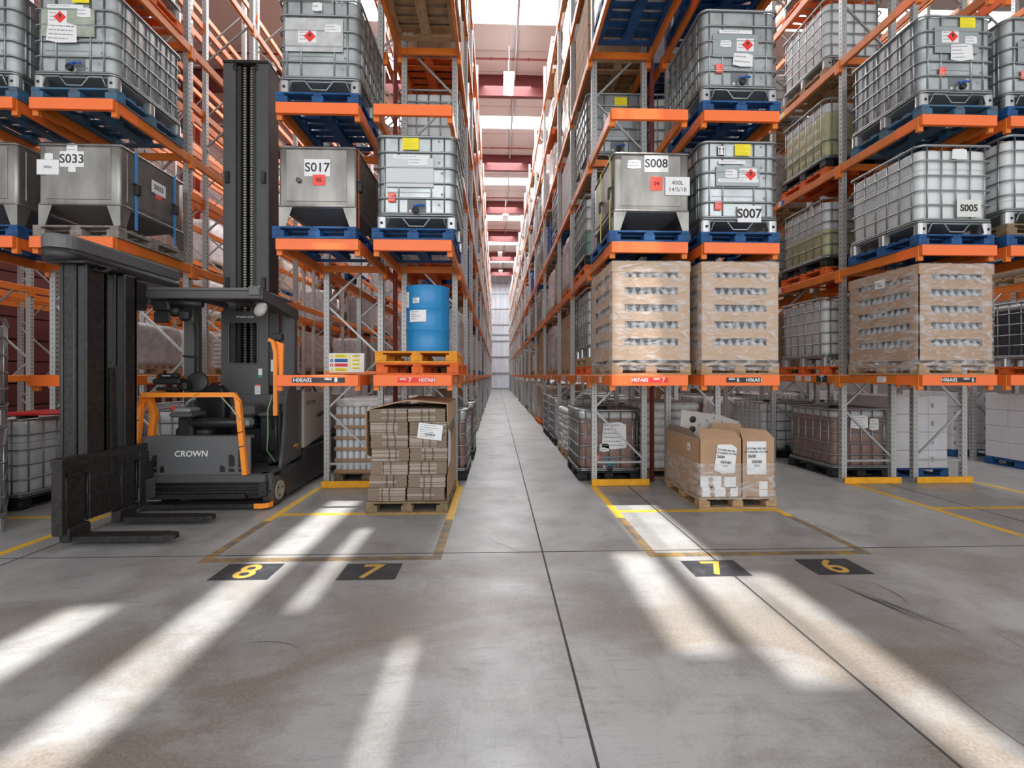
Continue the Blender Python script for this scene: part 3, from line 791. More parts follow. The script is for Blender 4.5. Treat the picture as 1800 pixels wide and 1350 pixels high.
# walls
b = MB(); b.box((XL - .2, 3.0, 5.2), (XL, END_Y, ROOF_Z), M_WALL); b.box((XL - .2, 3.0, 0), (XL + .02, END_Y, 5.2), M_WALLD)
for k in range(24): b.box((XL, 3.0, .3 + .58 * k), (XL + .02, END_Y, .33 + .58 * k), mat('wall_seam', (0.2, 0.13, 0.12), 0.7))
structure('wall_left', b)
structure('wall_right', MB().box((XR, 3.0, 0), (XR + .2, END_Y, ROOF_Z), M_WALLR))
b = MB(); b.box((XL, END_Y, 0), (XR, END_Y + .2, ROOF_Z), M_ENDW)
structure('wall_back', b)
b = MB()
for z in (0.05, 1.9, 3.85, 5.75, 6.5, 7.7, 9.6, 11.4, 12.6): b.box((XL, END_Y - .14, z), (XR, END_Y - .01, z + .12), M_GALV)
structure('trim_10', b)
for i, y in enumerate((10.2, 19.2, 26.1, 33.0, 39.9)):
    for x in (XL + .35,):
        c = MB(); c.box((x - .2, y - .2, 0), (x + .2, y - .18, ROOF_Z - .8), M_REDC); c.box((x - .2, y + .18, 0), (x + .2, y + .2, ROOF_Z - .8), M_REDC); c.box((x - .01, y - .18, 0), (x + .01, y + .18, ROOF_Z - .8), M_REDC)
        tag(structure('trim_%d' % (11 + i), c), None)

# roof: cladding strips between rooflights, rooflights open from wall to wall
strips = [(15.0 + 6.83 * k, 16.1 + 6.83 * k) for k in range(6)]
roof = MB()
edges = [8.6] + [q for s in strips for q in s] + [END_Y]
for k in range(0, len(edges), 2): roof.box((XL, edges[k], ROOF_Z), (XR, edges[k + 1], ROOF_Z + .12), M_ROOF)
# unseen roof over the front, with added slots shaped to cast floor streaks
STREAK_SLOTS = [(x0, x1, y0 - 2.76, y1 - 2.76) for x0, x1, y0, y1 in (
    (-3.12, -2.78, 1.6, 3.5), (-2.20, -1.86, 1.0, 6.5), (-1.50, -1.40, 3.4, 5.2), (-.60, -.53, 1.2, 3.0), (1.12, 1.42, 2.8, 4.4), (1.47, 1.60, 4.4, 7.0), (1.64, 2.02, 2.5, 6.9), (2.08, 2.34, .6, 3.9))]
structure('ceiling', roof)
pane = MB(); PX0 = -5.6
b = MB()
for y0, y1 in strips: b.box((XL, y0, ROOF_Z), (PX0, y1, ROOF_Z + .12), M_ROOF)
structure('ceiling_side', b)
for y0, y1 in strips: pane.box((PX0, y0, ROOF_Z + .03), (XR, y1, ROOF_Z + .05), M_SKYL)
structure('window_1', pane)
b = MB()
for k in range(40):
    y = 9.0 + 1.2 * k
    if y < END_Y and not any(a - .1 < y < c + .1 for a, c in strips): b.box((XL, y, ROOF_Z - .012), (XR, y + .03, ROOF_Z + .01), mat('roof_seam', (0.42, 0.34, 0.33), 0.6))
for y0, y1 in strips:
    for x in (-5.4, -1.3, .55, 3.0, 7.0): b.box((x, y0, ROOF_Z - .01), (x + .03, y1, ROOF_Z + .03), M_GALV)
structure('trim_20', b)
for k in range(6):                                # dark red portal rafters
    y = 18.9 + 6.83 * k; b = MB()
    b.box((XL, y - .1, ROOF_Z - .85), (XR, y + .1, ROOF_Z - .82), M_RSTL); b.box((XL, y - .1, ROOF_Z - .03), (XR, y + .1, ROOF_Z), M_RSTL); b.box((XL, y - .012, ROOF_Z - .85), (XR, y + .012, ROOF_Z - .03), M_RSTL)
    structure('trim_%d' % (k + 31), b)
def pipe_run(label, pts, r, mt, clips=()):
    b = MB().tube(pts, r, mt, 8)
    for q in clips: b.lathe([(r * 1.5, -.03), (r * 1.5, .03)], mt, 8, Matrix.Translation(q) @ Matrix.Rotation(pi / 2, 4, 'Y'))
    return tag(link('pipe', b.mesh('pipe')), label, 'pipe')
for k in range(5):
    y = 15.9 + 6.83 * k
    w = ('nearest the viewer', 'second from the viewer', 'third from the viewer', 'fourth from the viewer', 'fifth from the viewer')[k]
    pipe_run(f'thin dark red sprinkler pipe across the roof, {w}', [(XL, y + 1.5, ROOF_Z - .32), (XR, y + 1.5, ROOF_Z - .32)], .035, M_PIPE, [(x, y + 1.5, ROOF_Z - .32) for x in (-.2, .6, 1.2)])
pipe_run('long galvanised conduit running along the roof over the centre aisle', [(.72, 9, ROOF_Z - .12), (.72, END_Y - .2, ROOF_Z - .12)], .05, M_GALV)
for k, (x, y, wd) in enumerate(((.44, 17.0, 'nearest one'), (.6, 31.5, 'second one back'), (.3, 41.0, 'third one back'), (.4, 48.0, 'farthest one'), (-3.62, 16.2, 'one over the left aisle'))):
    z = 12.25
    t = thing('hanging_lamp', f'rectangular hanging warehouse lamp, {wd}' + (', over the centre aisle' if k < 4 else ''), 'lamp', (x, y, z), 0, 'hanging lamps')
    part('housing', cached('lamph', lambda: MB().cbox((-.2, -.62, .0), (.2, .62, .12), .02, M_LAMPB).mesh('housing')), t)
    if k in (0, 4): part('diffuser', cached('lampd', lambda: MB().box((-.17, -.58, -.012), (.17, .58, -.001), M_LAMP).mesh('diffuser')), t)
    part('hanger', cached('lampc', lambda: MB().tube([(0, -.4, .12), (0, -.4, 1.6)], .008, M_GALV, 5).tube([(0, .4, .12), (0, .4, 1.6)], .008, M_GALV, 5).mesh('hanger')), t)

# ------------------------------------------------------------------ racking
LV = [1.70, 3.35, 5.00, 6.65, 8.30, 9.95]           # beam tops
FRY = [7.2, 9.0, 10.9] + [14.2 + 3.3 * k for k in range(13)]
BH = 0.125
def post_mesh(h): return cached(('post', h), lambda: MB().box((-.04, -.035, 0.006), (.04, -.031, h), M_POST).box((-.04, -.031, .006), (-.037, .035, h), M_POST).box((.037, -.031, .006), (.04, .035, h), M_POST)
    .box((-.037, .031, .006), (-.015, .035, h), M_POST).box((.015, .031, .006), (.037, .035, h), M_POST).box((-.06, -.05, 0), (.06, .05, .006), M_POST).mesh('post'))
def brace_mesh(w, h, flip):
    def fn():
        b = MB(); x0, x1 = -w / 2 + .04, w / 2 - .04; s = -1 if flip else 1
        b.box((x0, -.015, .33), (x1, .015, .36), M_BRACE)
        z = .38; side = 1; pts = []
        while z + .82 < h: b.tube([(s * side * x1, 0, z), (-s * side * x1, 0, z + .78)], .014, M_BRACE, 4); z += .80; side = -side
        b.box((x0, -.015, h - .2), (x1, .015, h - .17), M_BRACE)
        return b.mesh('bracing')
    return cached(('brace', w, h, flip), fn)
def beam_mesh(length, front=False):
    def fn():
        b = MB(); b.cbox((-.025, 0, -BH), (.025, length, 0), .006, M_OR)
        for y in (0, length):
            y0 = max(0, y - .05); b.cbox((-.034, y0 - .0, -BH - .07), (.034, y0 + .05, -.001), .004, M_OR)
        return b.mesh('beam')
    return cached(('beam', length), fn)
def rack(name_label, x0, x1, fl, levels_front, flip=False, nb=6, vis=16, hf=11.1, guard=True, front_lv=(0, 1, 2, 3)):
    """one continuous rack row between x0 and x1; the storey beams stick out 1.5 m in front of the first frame"""
    cx = (x0 + x1) / 2
    t = thing('pallet_rack', name_label, 'rack', (cx, 0, 0))
    w0 = x1 - x0 - .10; w = w0
    for i, y in enumerate(FRY[:vis]):
        w = w0 if i == 0 else w0 + .08
        h = 11.1 if y > 14 else 11.05
        if i < 5:
            f = part('upright_frame', brace_mesh(w, h, flip), t, (0, y, 0))
            for s in (-1, 1): part('post', post_mesh(h), f, (s * (w / 2 - .04), 0, 0))
        else:
            def fn():
                b = MB()
                for me, dx in ((brace_mesh(w, h, flip), 0), (post_mesh(h), w / 2 - .04), (post_mesh(h), -w / 2 + .04)):
                    o = len(b.v); b.v += [(v.co.x + dx, v.co.y, v.co.z) for v in me.vertices]; ms = list(me.materials)
                    for p in me.polygons: b.f.append(tuple(o + q for q in p.vertices)); b.mi.append(b.m(ms[p.material_index])); b.sm.append(False)
                return b.mesh('upright_frame')
            part('upright_frame', cached(('frame', w, h, flip), fn), t, (0, y, 0))
    w = w0; bx = w / 2 + .024; bi = w0 / 2 + .04 - .02
    far = MB()
    for li, z in enumerate(LV):
        if li in levels_front:
            for s in (-1, 1): part('beam', beam_mesh(1.43), t, (s * bx, 5.77, z))
            if li in front_lv:
                def fb():
                    b = MB(); X = (x1 - x0) / 2
                    b.cbox((-X, -.03, -.135), (X, .02, 0), .004, M_ORF)
                    for s in (-1, 1): b.cbox((s * X - .004 if s < 0 else X - .012 , .02, -.135), (s * X + .012 if s < 0 else X + .004, .36, 0), .003, M_ORF)
                    return b.mesh('front_bar')
                part('front_bar', cached(('fbar', round(x1 - x0, 2)), fb), t, (0, 5.75, z))
            b2 = cached(('crossbar', round(w, 2)), lambda: MB().cbox((-w / 2 + .0, -.02, -.11), (w / 2, .02, -.01), .004, M_OR).mesh('crossbar'))
            part('crossbar', b2, t, (0, 7.10, z))
        for k in range(len(FRY[:vis]) - 1):
            ln = round(FRY[k + 1] - FRY[k], 2)
            for s in (-1, 1):
                if k < nb: part('beam', beam_mesh(ln), t, (s * (bi if k else bx), FRY[k], z))
                else:
                    far.box((s * bi - .025, FRY[k], z - BH), (s * bi + .025, FRY[k + 1], z), M_OR)
                    far.box((s * bi - .034, FRY[k] - .02, z - BH - .07), (s * bi + .034, FRY[k] + .05, z - .001), M_OR)
    if far.v: part('far_beams', far, t)['kind'] = 'stuff'
    if guard:
        def gd():
            X = (x1 - x0) / 2 - .035; b = MB(); b.cbox((-X, 0, 0.004), (X, .012, .105), .003, M_YGRD); b.cbox((-X, 0.012, 0.004), (X, .05, .02), .003, M_YGRD)
            return b.mesh('foot_guard')
        part('foot_guard', cached(('guard', round(x1 - x0, 2)), gd), t, (0, 7.08, 0), label='yellow foot guard')
    return t
def rack_sign(t, x, z, y, parts, mt, w, h=.062):
    p = part('location_label', MB().box((-w / 2, -.0025, -h / 2), (w / 2, 0, h / 2), mt), t, (x, y, z))
    for s, dx, sz, dz in parts: text(s, sz, M_WHT, p, (dx, -.0032, dz), bold=.0012)
    return p
RX = {'A': (-6.70, -5.74), 'B': (-5.55, -4.58), 'C': (-2.67, -1.68), 'D': (-1.50, -0.55), 'E': (1.42, 2.38), 'F': (2.58, 3.54), 'G': (5.38, 6.36), 'H': (6.54, 7.52),
      'Y': (-9.62, -8.66), 'Z': (-10.8, -9.84), 'I': (9.45, 10.42), 'J': (10.6, 11.56)}
RK = {}
RK['A'] = rack('leftmost orange and grey pallet rack, cut by the left picture edge', *RX['A'], None, (1, 2, 3), nb=3, vis=14)
RK['B'] = rack('orange and grey pallet rack behind the black forklift mast', *RX['B'], None, (0, 1, 2, 3), nb=5)
RK['C'] = rack('orange and grey pallet rack with front label H08A02', *RX['C'], None, (0, 1, 2), nb=5)
RK['D'] = rack('orange and grey pallet rack with front label H07A01, left of the centre aisle', *RX['D'], None, (0, 1, 2, 3), flip=True, nb=6)
RK['E'] = rack('orange and grey pallet rack with front label H07A02, right of the centre aisle', *RX['E'], None, (0, 1, 2, 3), nb=6)
RK['F'] = rack('orange and grey pallet rack with front label H06A01', *RX['F'], None, (0, 1, 2, 3), flip=True, nb=3, vis=12)
RK['G'] = rack('orange and grey pallet rack with front label H06A02', *RX['G'], None, (0, 1, 2, 3), nb=3, vis=12)
RK['H'] = rack('rightmost orange and grey pallet rack, cut by the right picture edge', *RX['H'], None, (0, 1, 2, 3), flip=True, nb=3, vis=10)
RK['Y'] = rack('orange and grey pallet rack by the left wall, facing the racks behind the forklift', *RX['Y'], None, (), nb=2, guard=False)
RK['Z'] = rack('orange and grey pallet rack standing closest against the left wall', *RX['Z'], None, (), nb=1, guard=False)
RK['I'] = rack('orange and grey pallet rack in shade beyond the far right aisle', *RX['I'], None, (0,), nb=1, guard=False, vis=8)
SY = 5.7165; SZ = 1.70 - .063
rack_sign(RK['C'], .02, SZ, SY, [('H08A02', -.19, .066, -.002), ('AISLE', .115, .036, .012), ('8', .21, .075, 0)], M_INK, .63)
rack_sign(RK['D'], .05, SZ, SY, [('H07A01', .13, .062, -.002), ('AISLE', -.165, .034, .012), ('7', -.08, .075, 0)], M_RED, .46)
rack_sign(RK['E'], 0.0, SZ, SY, [('H07A02', -.13, .062, -.002), ('AISLE', .08, .034, .012), ('7', .165, .075, 0)], M_RED, .45)
rack_sign(RK['F'], .02, SZ, SY, [('H06A01', .13, .062, -.002), ('AISLE', -.155, .034, .012), ('6', -.075, .075, 0)], M_INK, .44)
rack_sign(RK['G'], -.02, SZ, SY, [('H06A02', -.13, .062, -.002), ('AISLE', .095, .034, .012), ('6', .18, .075, 0)], M_INK, .44)
rack_sign(RK['B'], .12, SZ, SY, [('AISLE', -.12, .034, .012), ('8', .03, .075, 0)], M_INK, .4)
# aisle plates and small shelf tickets along the sides of the racks
def side_plate(t, xr, y, z, w, h, mt, sgn, words=(), lines=0):
    p = part('location_label', label_mesh(w, h, mt, lines, seed=int(y * 10) % 7, ink=M_INK if mt is not M_INK else M_WHT), t, (xr, y, z), (0, 0, sgn * pi / 2))
    for s, dx, sz, dz in words: text(s, sz, M_WHT, p, (dx, -.0024, dz), bold=.0012)
for (r, y, sgn) in (('B', 6.62, 1), ('G', 7.55, -1)):
    x = ((RX[r][1] - RX[r][0]) / 2 - .0) * sgn
    side_plate(RK[r], x, y, SZ, .26, .11, M_INK, sgn, [('AISLE', 0, .04, .035), ('8' if r == 'B' else '6', 0, .075, -.015)])
for r, sgn in (('B', 1), ('C', -1), ('D', 1), ('E', -1), ('F', 1), ('G', -1), ('H', -1), ('C', 1)):
    x = ((RX[r][1] - RX[r][0]) / 2 - .0005) * sgn
    for y in (6.35, 7.9, 8.15, 9.8, 10.1, 12.0, 13.1): side_plate(RK[r], x, y, SZ, .15, .08, M_WHT, sgn, lines=3)
    for li, mt in ((1, M_RED), (2, M_BLUL), (3, M_YEL)):
        for y in (8.6, 12.6): side_plate(RK[r], x, y, LV[li] - .06, .09, .09, mt, sgn); side_plate(RK[r], x, y + .1, LV[li] - .06, .09, .09, M_WHT, sgn, lines=2)
# safety notice on the second rack row
sb = thing('safety_notice', 'white safety notice with yellow, blue and red panels on orange crossbar', 'sign', (-2.08, 6.55, 1.735))
b = MB(); b.box((-.24, -.004, 0), (.24, .004, .265), M_WHT)
for k, mt in enumerate((M_YEL, mat('safety_blue', (.01, .13, .42), .5), M_RED, M_YEL)):
    z = .205 - .063 * k; b.box((-.165, -.006, z), (.015, -.004, z + .045), mt)
    c = (-.205, z + .022)
    if mt is M_YEL: b.prism([(c[0] - .025, z + .002), (c[0] + .025, z + .002), (c[0], z + .046)], 'y', -.006, -.004, mt); b.box((c[0] - .003, -.007, z + .012), (c[0] + .003, -.006, z + .03), M_INK)
    else: b.lathe([(.022, 0), (.022, .002)], mt, 16, Matrix.Translation((c[0], -.004, c[1])) @ Matrix.Rotation(pi / 2, 4, 'X')); b.box((c[0] - .004, -.0075, c[1] - .012), (c[0] + .004, -.006, c[1] + .012), M_WHT)
    for q in range(3): b.box((-.15, -.007, z + .008 + .012 * q), (-.15 + (.13, .15, .11)[q], -.006, z + .011 + .012 * q), M_INK)
b.box((.03, -.006, .06), (.05, -.004, .25), M_YEL)
for k in range(4): b.box((.075, -.006, .045 + .055 * k), (.185, -.004, .075 + .055 * k), M_YEL); b.box((.085, -.007, .055 + .055 * k), (.17, -.006, .06 + .055 * k), M_INK)
b.box((.1, -.006, .235), (.19, -.004, .24), M_INK)
part('notice_panel', b, sb)
part('crossbar', MB().cbox((-.3, .005, -.03), (.42, .05, .02), .004, M_OR), sb)
for x, y, z0, z1, lb in ((-1.59, 7.38, 0, 11, 'thin dark red vertical pipe between the two racks left of the centre aisle'), (2.48, 7.38, 0, 11, 'thin dark red vertical pipe between the two racks right of the centre aisle')):
    p = pipe_run(lb, [(x, y, z0), (x, y, z1)], .035, M_PIPE)
    for z in (4.6, 2.95): part('wall_bracket', MB().box((x - .32, y + .04, z), (x + .32, y + .055, z + .04), M_GALV), p, (0, -.0, 0))

# unseen roof in front of the racks, its slots cut to throw light streaks
def streak_slot_roof():
    b = MB(); y0, y1 = -6.5, 8.6
    cuts = sorted(STREAK_SLOTS); x = XL - 6
    for a, c, u, v in cuts:
        b.box((x, y0, ROOF_Z), (a, y1, ROOF_Z + .1), M_ROOF)
        b.box((a, y0, ROOF_Z), (c, u, ROOF_Z + .1), M_ROOF); b.box((a, v, ROOF_Z), (c, y1, ROOF_Z + .1), M_ROOF)
        x = c
    b.box((x, y0, ROOF_Z), (XR + 3, y1, ROOF_Z + .1), M_ROOF)
    structure('ceiling_streak_slots', b)
streak_slot_roof()

# ------------------------------------------------------------------ forklift
FX, FYY = -3.75, 6.3
fk = thing('forklift', 'dark grey turret forklift with orange guard bars and black forks standing in aisle 8', 'forklift', (FX, FYY, 0))
def fp(name, mb, label=None, parent=None):
    for i, v in enumerate(mb.v): mb.v[i] = (v[0] - FX, v[1] - FYY, v[2])
    o = part(name, mb, parent or fk)
    if label: o['label'] = label
    return o
def ft(s, size, mt, loc, parent, rot=FR, **k): return text(s, size, mt, parent, (loc[0] - FX, loc[1] - FYY, loc[2]), rot, **k)
# platform with its stacked front rails
b = MB()
b.cbox((-4.50, 6.02, .40), (-2.93, 7.0, .44), .008, M_FLT)
b.cbox((-4.50, 6.0, .34), (-2.93, 6.06, .43), .006, M_FLT)
for z in (.285, .21): b.cbox((-4.47, 5.99, z), (-2.93 + (.0 if z > .25 else .05), 6.08, z + .022), .004, M_FLD)
b.box((-4.45, 6.06, .17), (-2.97, 6.1, .40), M_FLB); b.cbox((-4.46, 6.03, .12), (-3.2, 6.12, .20), .01, M_FLB)
b.cbox((-3.02, 6.0, .16), (-2.92, 6.2, .34), .01, M_FLD)
b.cbox((-4.42, 6.1, .10), (-3.0, 7.0, .39), .02, M_FLB)
b.prism([(-3.02, .44), (-2.90, .44), (-2.88, .36), (-2.88, .30), (-3.02, .22)], 'y', 6.08, 6.16, M_FLT)
fp('platform', b)
b = MB(); b.prism([(-4.52, 5.93), (-2.93, 5.93), (-2.87, 5.97), (-2.85, 6.03), (-2.87, 6.09), (-2.95, 6.12), (-4.52, 6.12)], 'z', .035, .085, M_FLB)
bp_ = fp('bumper', b)
b = MB(); b.prism([(-3.03, 5.925), (-2.93, 5.925), (-2.865, 5.965), (-2.845, 6.03), (-2.86, 6.08), (-2.88, 6.07), (-2.87, 6.03), (-2.885, 5.98), (-2.94, 5.945), (-3.03, 5.945)], 'z', .03, .09, M_FLO)
fp('bumper_tip', b, 'orange bumper tip')
# front panel with curved openings at its lower corners
def arch_hole(b, x, z, w, h, s):
    b.prism([(x, z), (x + w, z), (x + w, z + h * (.75 if s > 0 else 1)), (x + w * .6, z + h * .97 if s < 0 else z + h), (x + w * .3, z + h), (x, z + h * (1 if s > 0 else .7))], 'y', 6.018, 6.0215, M_BLK)
b = MB(); b.cbox((-4.49, 6.025, .43), (-3.13, 6.07, .915), .012, M_FLM); b.cbox((-4.49, 6.03, .885), (-3.15, 6.18, .925), .01, M_FLM)
for x, z, w, h, s in ((-4.45, .53, .07, .22, -1), (-4.34, .54, .06, .15, -1), (-4.34, .47, .06, .05, -1), (-4.24, .47, .05, .08, -1), (-3.27, .53, .07, .22, 1), (-3.39, .54, .07, .15, 1), (-3.27, .47, .08, .04, 1), (-3.39, .47, .07, .045, 1), (-3.50, .47, .06, .08, 1)):
    arch_hole(b, x, z, w, h, s)
pn = fp('front_panel', b)
ft('CROWN', .105, M_WHT, (-3.86, 6.0235, .70), pn, bold=.0015, shear=.12)
# orange tubular guard
b = MB()
for P in ([(-4.55, 6.0, .46), (-4.46, 6.0, 1.28), (-4.42, 6.0, 1.45), (-3.30, 6.0, 1.45), (-3.26, 6.0, 1.36), (-3.17, 6.0, .44)],):
    b.tube(P, .029, M_FLO, 4)
b.tube([(-4.40, 6.05, 1.45), (-4.38, 6.12, 1.2), (-4.46, 6.12, .48)], .034, M_FLO, 4)
b.tube([(-4.42, 6.0, 1.45), (-4.42, 6.5, 1.47)], .026, M_FLO, 4)
g = fp('guard_rail', b, 'orange tubular guard rail')
for x, z in ((-4.49, 1.13), (-4.52, .85), (-3.22, .98), (-3.20, .80), (-3.75, 1.45)):
    fp('cable_tie', MB().tube([(x - .035, 5.962, z - .01), (x + .035, 5.962, z + .01)], .005, M_BLK, 5))
fp('grey_tape', MB().box((-4.16, 5.966, 1.418), (-4.02, 6.034, 1.482), M_FLM))
b = MB()
b.tube([(-3.45, 5.97, 1.42), (-3.32, 5.96, 1.28), (-3.22, 5.962, 1.13)], .007, mat('pale_cable', (.5, .55, .4), .5), 5)
fp('pale_cable', b)
# operator seat, armrest, console
b = MB()
b.loft([[(-4.02 + x, 6.75 + y, z) for x, y in rr(.42 * k, .14, .05, 4)] for k, z in ((.9, 1.0), (1, 1.1), (1, 1.4), (.85, 1.5), (.6, 1.55))], M_BLK, True)
b.loft([[(-4.0 + x, 6.5 + y, z) for x, y in rr(.5 * k, .5 * k, .1, 4)] for k, z in ((.9, .86), (1, .9), (1, .97), (.94, 1.0))], M_BLK, True)
b.lathe([(.09, .44), (.07, .86)], M_FLB, 12, Matrix.Translation((-4.0, 6.5, 0)))
fp('seat', b)
b = MB()
b.loft([[(x, 6.18 + .07 * cos(a) * k, 1.08 + .065 * sin(a) * k) for a in [2 * pi * q / 12 for q in range(12)]] for x, k in ((-3.97, .5), (-3.93, .9), (-3.7, 1), (-3.45, 1.05), (-3.36, .9), (-3.32, .4))], mat('vinyl_black', (.02, .02, .022), .35), True)
fp('armrest', b)
b = MB(); b.cbox((-4.14, 6.02, 1.16), (-3.86, 6.36, 1.22), .02, M_FLT); b.cbox((-4.10, 6.05, 1.22), (-3.9, 6.3, 1.28), .02, M_SHEETD)
b.tube([(-3.99, 6.1, 1.28), (-3.93, 6.08, 1.36), (-3.86, 6.06, 1.40)], .016, M_SHEETD, 8); b.loft([[(-3.85 + .03 * k * cos(a), 6.06 + .03 * k * sin(a), z) for a in [2 * pi * q / 10 for q in range(10)]] for z, k in ((1.375, .5), (1.39, .9), (1.41, 1), (1.43, .8), (1.44, .3))], M_SHEETD)
b.cbox((-4.12, 6.03, 1.26), (-4.07, 6.07, 1.30), .01, M_RED)
b.cbox((-4.12, 6.15, .44), (-3.93, 6.4, 1.17), .03, M_BLK)
fp('control_console', b)
b = MB(); b.cbox((-3.62, 6.45, 1.14), (-3.3, 6.75, 1.3), .03, M_FLT); b.cbox((-3.5, 6.3, 1.0), (-3.3, 6.5, 1.12), .03, M_SHEETD); b.cbox((-3.6, 6.5, .95), (-3.35, 6.8, 1.2), .03, M_BLK)
fp('side_console', b)
b = MB(); b.cbox((-4.30, 6.02, 1.50), (-4.02, 6.12, 1.545), .012, M_BLK); b.cbox((-4.33, 6.0, 1.58), (-3.99, 6.16, 1.66), .02, M_BLK)
b.cbox((-4.28, 6.0, 1.66), (-4.02, 6.1, 1.72), .02, M_BLK); b.cbox((-4.0, 6.03, 1.50), (-3.93, 6.15, 1.62), .02, M_BLK)
b.lathe([(.12, 0), (.14, .01), (.14, .03), (.12, .04)], M_BLK, 20, Matrix.Translation((-3.88, 6.2, 1.6)) @ Matrix.Rotation(radians(80), 4, 'X'))
b.cbox((-4.22, 6.08, 1.44), (-4.1, 6.14, 1.52), .01, M_BLK); b.box((-4.2, 5.998, 1.685), (-4.1, 5.999, 1.692), M_WHT)
fp('display_unit', b)
b = MB(); b.cbox((-4.20, 6.40, .44), (-4.07, 6.5, 2.66), .012, M_FLT); b.tube([(-4.2, 6.39, 1.95), (-3.98, 6.36, 1.94)], .012, M_BLK, 5); b.tube([(-4.06, 6.39, 2.4), (-4.0, 6.36, 2.1), (-4.03, 6.37, 1.7)], .006, M_BLK, 5)
b.lathe([(.02, 0), (.02, .01)], M_WHT, 10, Matrix.Translation((-4.1, 6.40, 2.46)) @ Matrix.Rotation(pi / 2, 4, 'X'))
fp('centre_post', b)
# overhead guard
b = MB(); b.cbox((-4.40, 5.98, 2.66), (-2.98, 6.1, 2.76), .01, M_FLT); b.cbox((-4.42, 5.99, 2.765), (-3.02, 7.0, 2.80), .006, M_FLM); b.cbox((-3.12, 5.96, 2.70), (-2.98, 6.0, 2.82), .01, M_FLM)
for x in (-4.36, -4.0, -3.6): b.cbox((x, 6.1, 2.68), (x + .06, 7.0, 2.75), .01, M_FLT)
b.prism([(6.0, 2.80), (6.0, 2.66), (7.08, 2.52), (7.08, 2.66)], 'x', -3.06, -2.96, M_FLT)
b.cbox((-3.18, 6.96, .44), (-2.97, 7.06, 2.60), .012, M_FLT); b.cbox((-4.46, 6.96, 1.4), (-4.36, 7.06, 2.70), .012, M_FLT)
b.cbox((-4.46, 6.04, 2.60), (-4.38, 7.0, 2.72), .01, M_FLT)
b.box((-4.52, 5.9, 2.55), (-4.44, 6.0, 2.82), M_FLD); b.box((-4.49, 5.895, 2.70), (-4.46, 5.899, 2.75), M_WHT)
fp('overhead_guard', b)
b = MB(); Rq = Matrix.Translation((-2.98, 6.02, 2.52)) @ Matrix.Rotation(radians(70), 4, 'X') @ Matrix.Rotation(radians(-20), 4, 'Y')
b.lathe([(.085, 0), (.10, .01), (.085, .04), (.05, .06), (0, .066)], mat('mirror_shell', (.42, .41, .38), .35), 20, Rq); b.tube([(-3.02, 6.05, 2.66), (-2.98, 6.05, 2.58)], .01, M_BLK, 5)
fp('dome_mirror', b)
b = MB()
b.cbox((-4.33, 6.0, 2.50), (-4.12, 6.1, 2.64), .02, M_BLK); b.lathe([(.075, 0), (.075, .03), (.05, .08)], M_BLK, 16, Matrix.Translation((-4.1, 6.12, 2.50)) @ Matrix.Rotation(radians(60), 4, 'X'))
b.tube([(-4.15, 6.05, 2.62), (-3.75, 6.08, 2.60)], .045, M_BLK, 8); b.cbox((-4.0, 5.98, 2.38), (-3.88, 6.1, 2.52), .03, M_BLK); b.cbox((-4.3, 5.99, 2.36), (-4.1, 6.02, 2.49), .01, M_BLK)
fp('work_lamps', b)
# rear bulkhead with window
b = MB(); y0, y1 = 6.86, 6.9; X0, X1, Z0, Z1 = -3.97, -3.3, .44, 2.62; wx0, wx1, wz0, wz1 = -3.86, -3.45, 1.86, 2.46
for a, c in (((X0, y0, Z0), (X1, y1, wz0)), ((X0, y0, wz1), (X1, y1, Z1)), ((X0, y0, wz0), (wx0, y1, wz1)), ((wx1, y0, wz0), (X1, y1, wz1))): b.box(a, c, M_FLT)
b.tube([(-3.655 + x, y0 - .004, 2.16 + z) for x, z in rr(.41, .6, .04, 4)], .01, M_FLM, 5, closed=True)
b.box((-3.3, 6.88, 1.55), (-3.16, 6.92, 2.6), M_FLD); b.cbox((-4.44, 6.84, .44), (-2.98, 6.88, 1.42), .01, M_FLT)
b.cbox((-4.44, 6.8, .44), (-3.3, 6.86, .95), .02, M_FLD)
bk = fp('rear_bulkhead', b)
ft('crown.com', .055, M_WHT, (-3.63, 6.857, 2.54), bk, bold=.001)
b = MB(); b.box((wx0, y0 + .015, wz0), (wx1, y0 + .02, wz1), mat('window_glass', (.05, .05, .05), .05, trans=1))
gm = MATS['window_glass']; gm.node_tree.nodes['Principled BSDF'].inputs['Transmission Weight'].default_value = 1; gm.node_tree.nodes['Principled BSDF'].inputs['Base Color'].default_value = (.75, .78, .78, 1); gm.node_tree.nodes['Principled BSDF'].inputs['IOR'].default_value = 1.1
fp('bulkhead_window', b)
b = MB()
b.box((-3.44, 6.852, 1.66), (-3.385, 6.858, 1.79), M_WHT); b.box((-3.44, 6.850, 1.66), (-3.385, 6.853, 1.70), mat('green_tag', (.02, .35, .2), .5))
b.box((-3.49, 6.852, 1.42), (-3.41, 6.858, 1.56), M_WHT); b.box((-3.49, 6.850, 1.54), (-3.41, 6.853, 1.56), M_REDO)
for k in range(5): b.box((-3.48, 6.851, 1.44 + .018 * k), (-3.42, 6.853, 1.445 + .018 * k), M_INKG)
b.box((-3.27, 6.872, 1.75), (-3.235, 6.878, 1.92), M_WHT)
fp('instruction_labels', b)
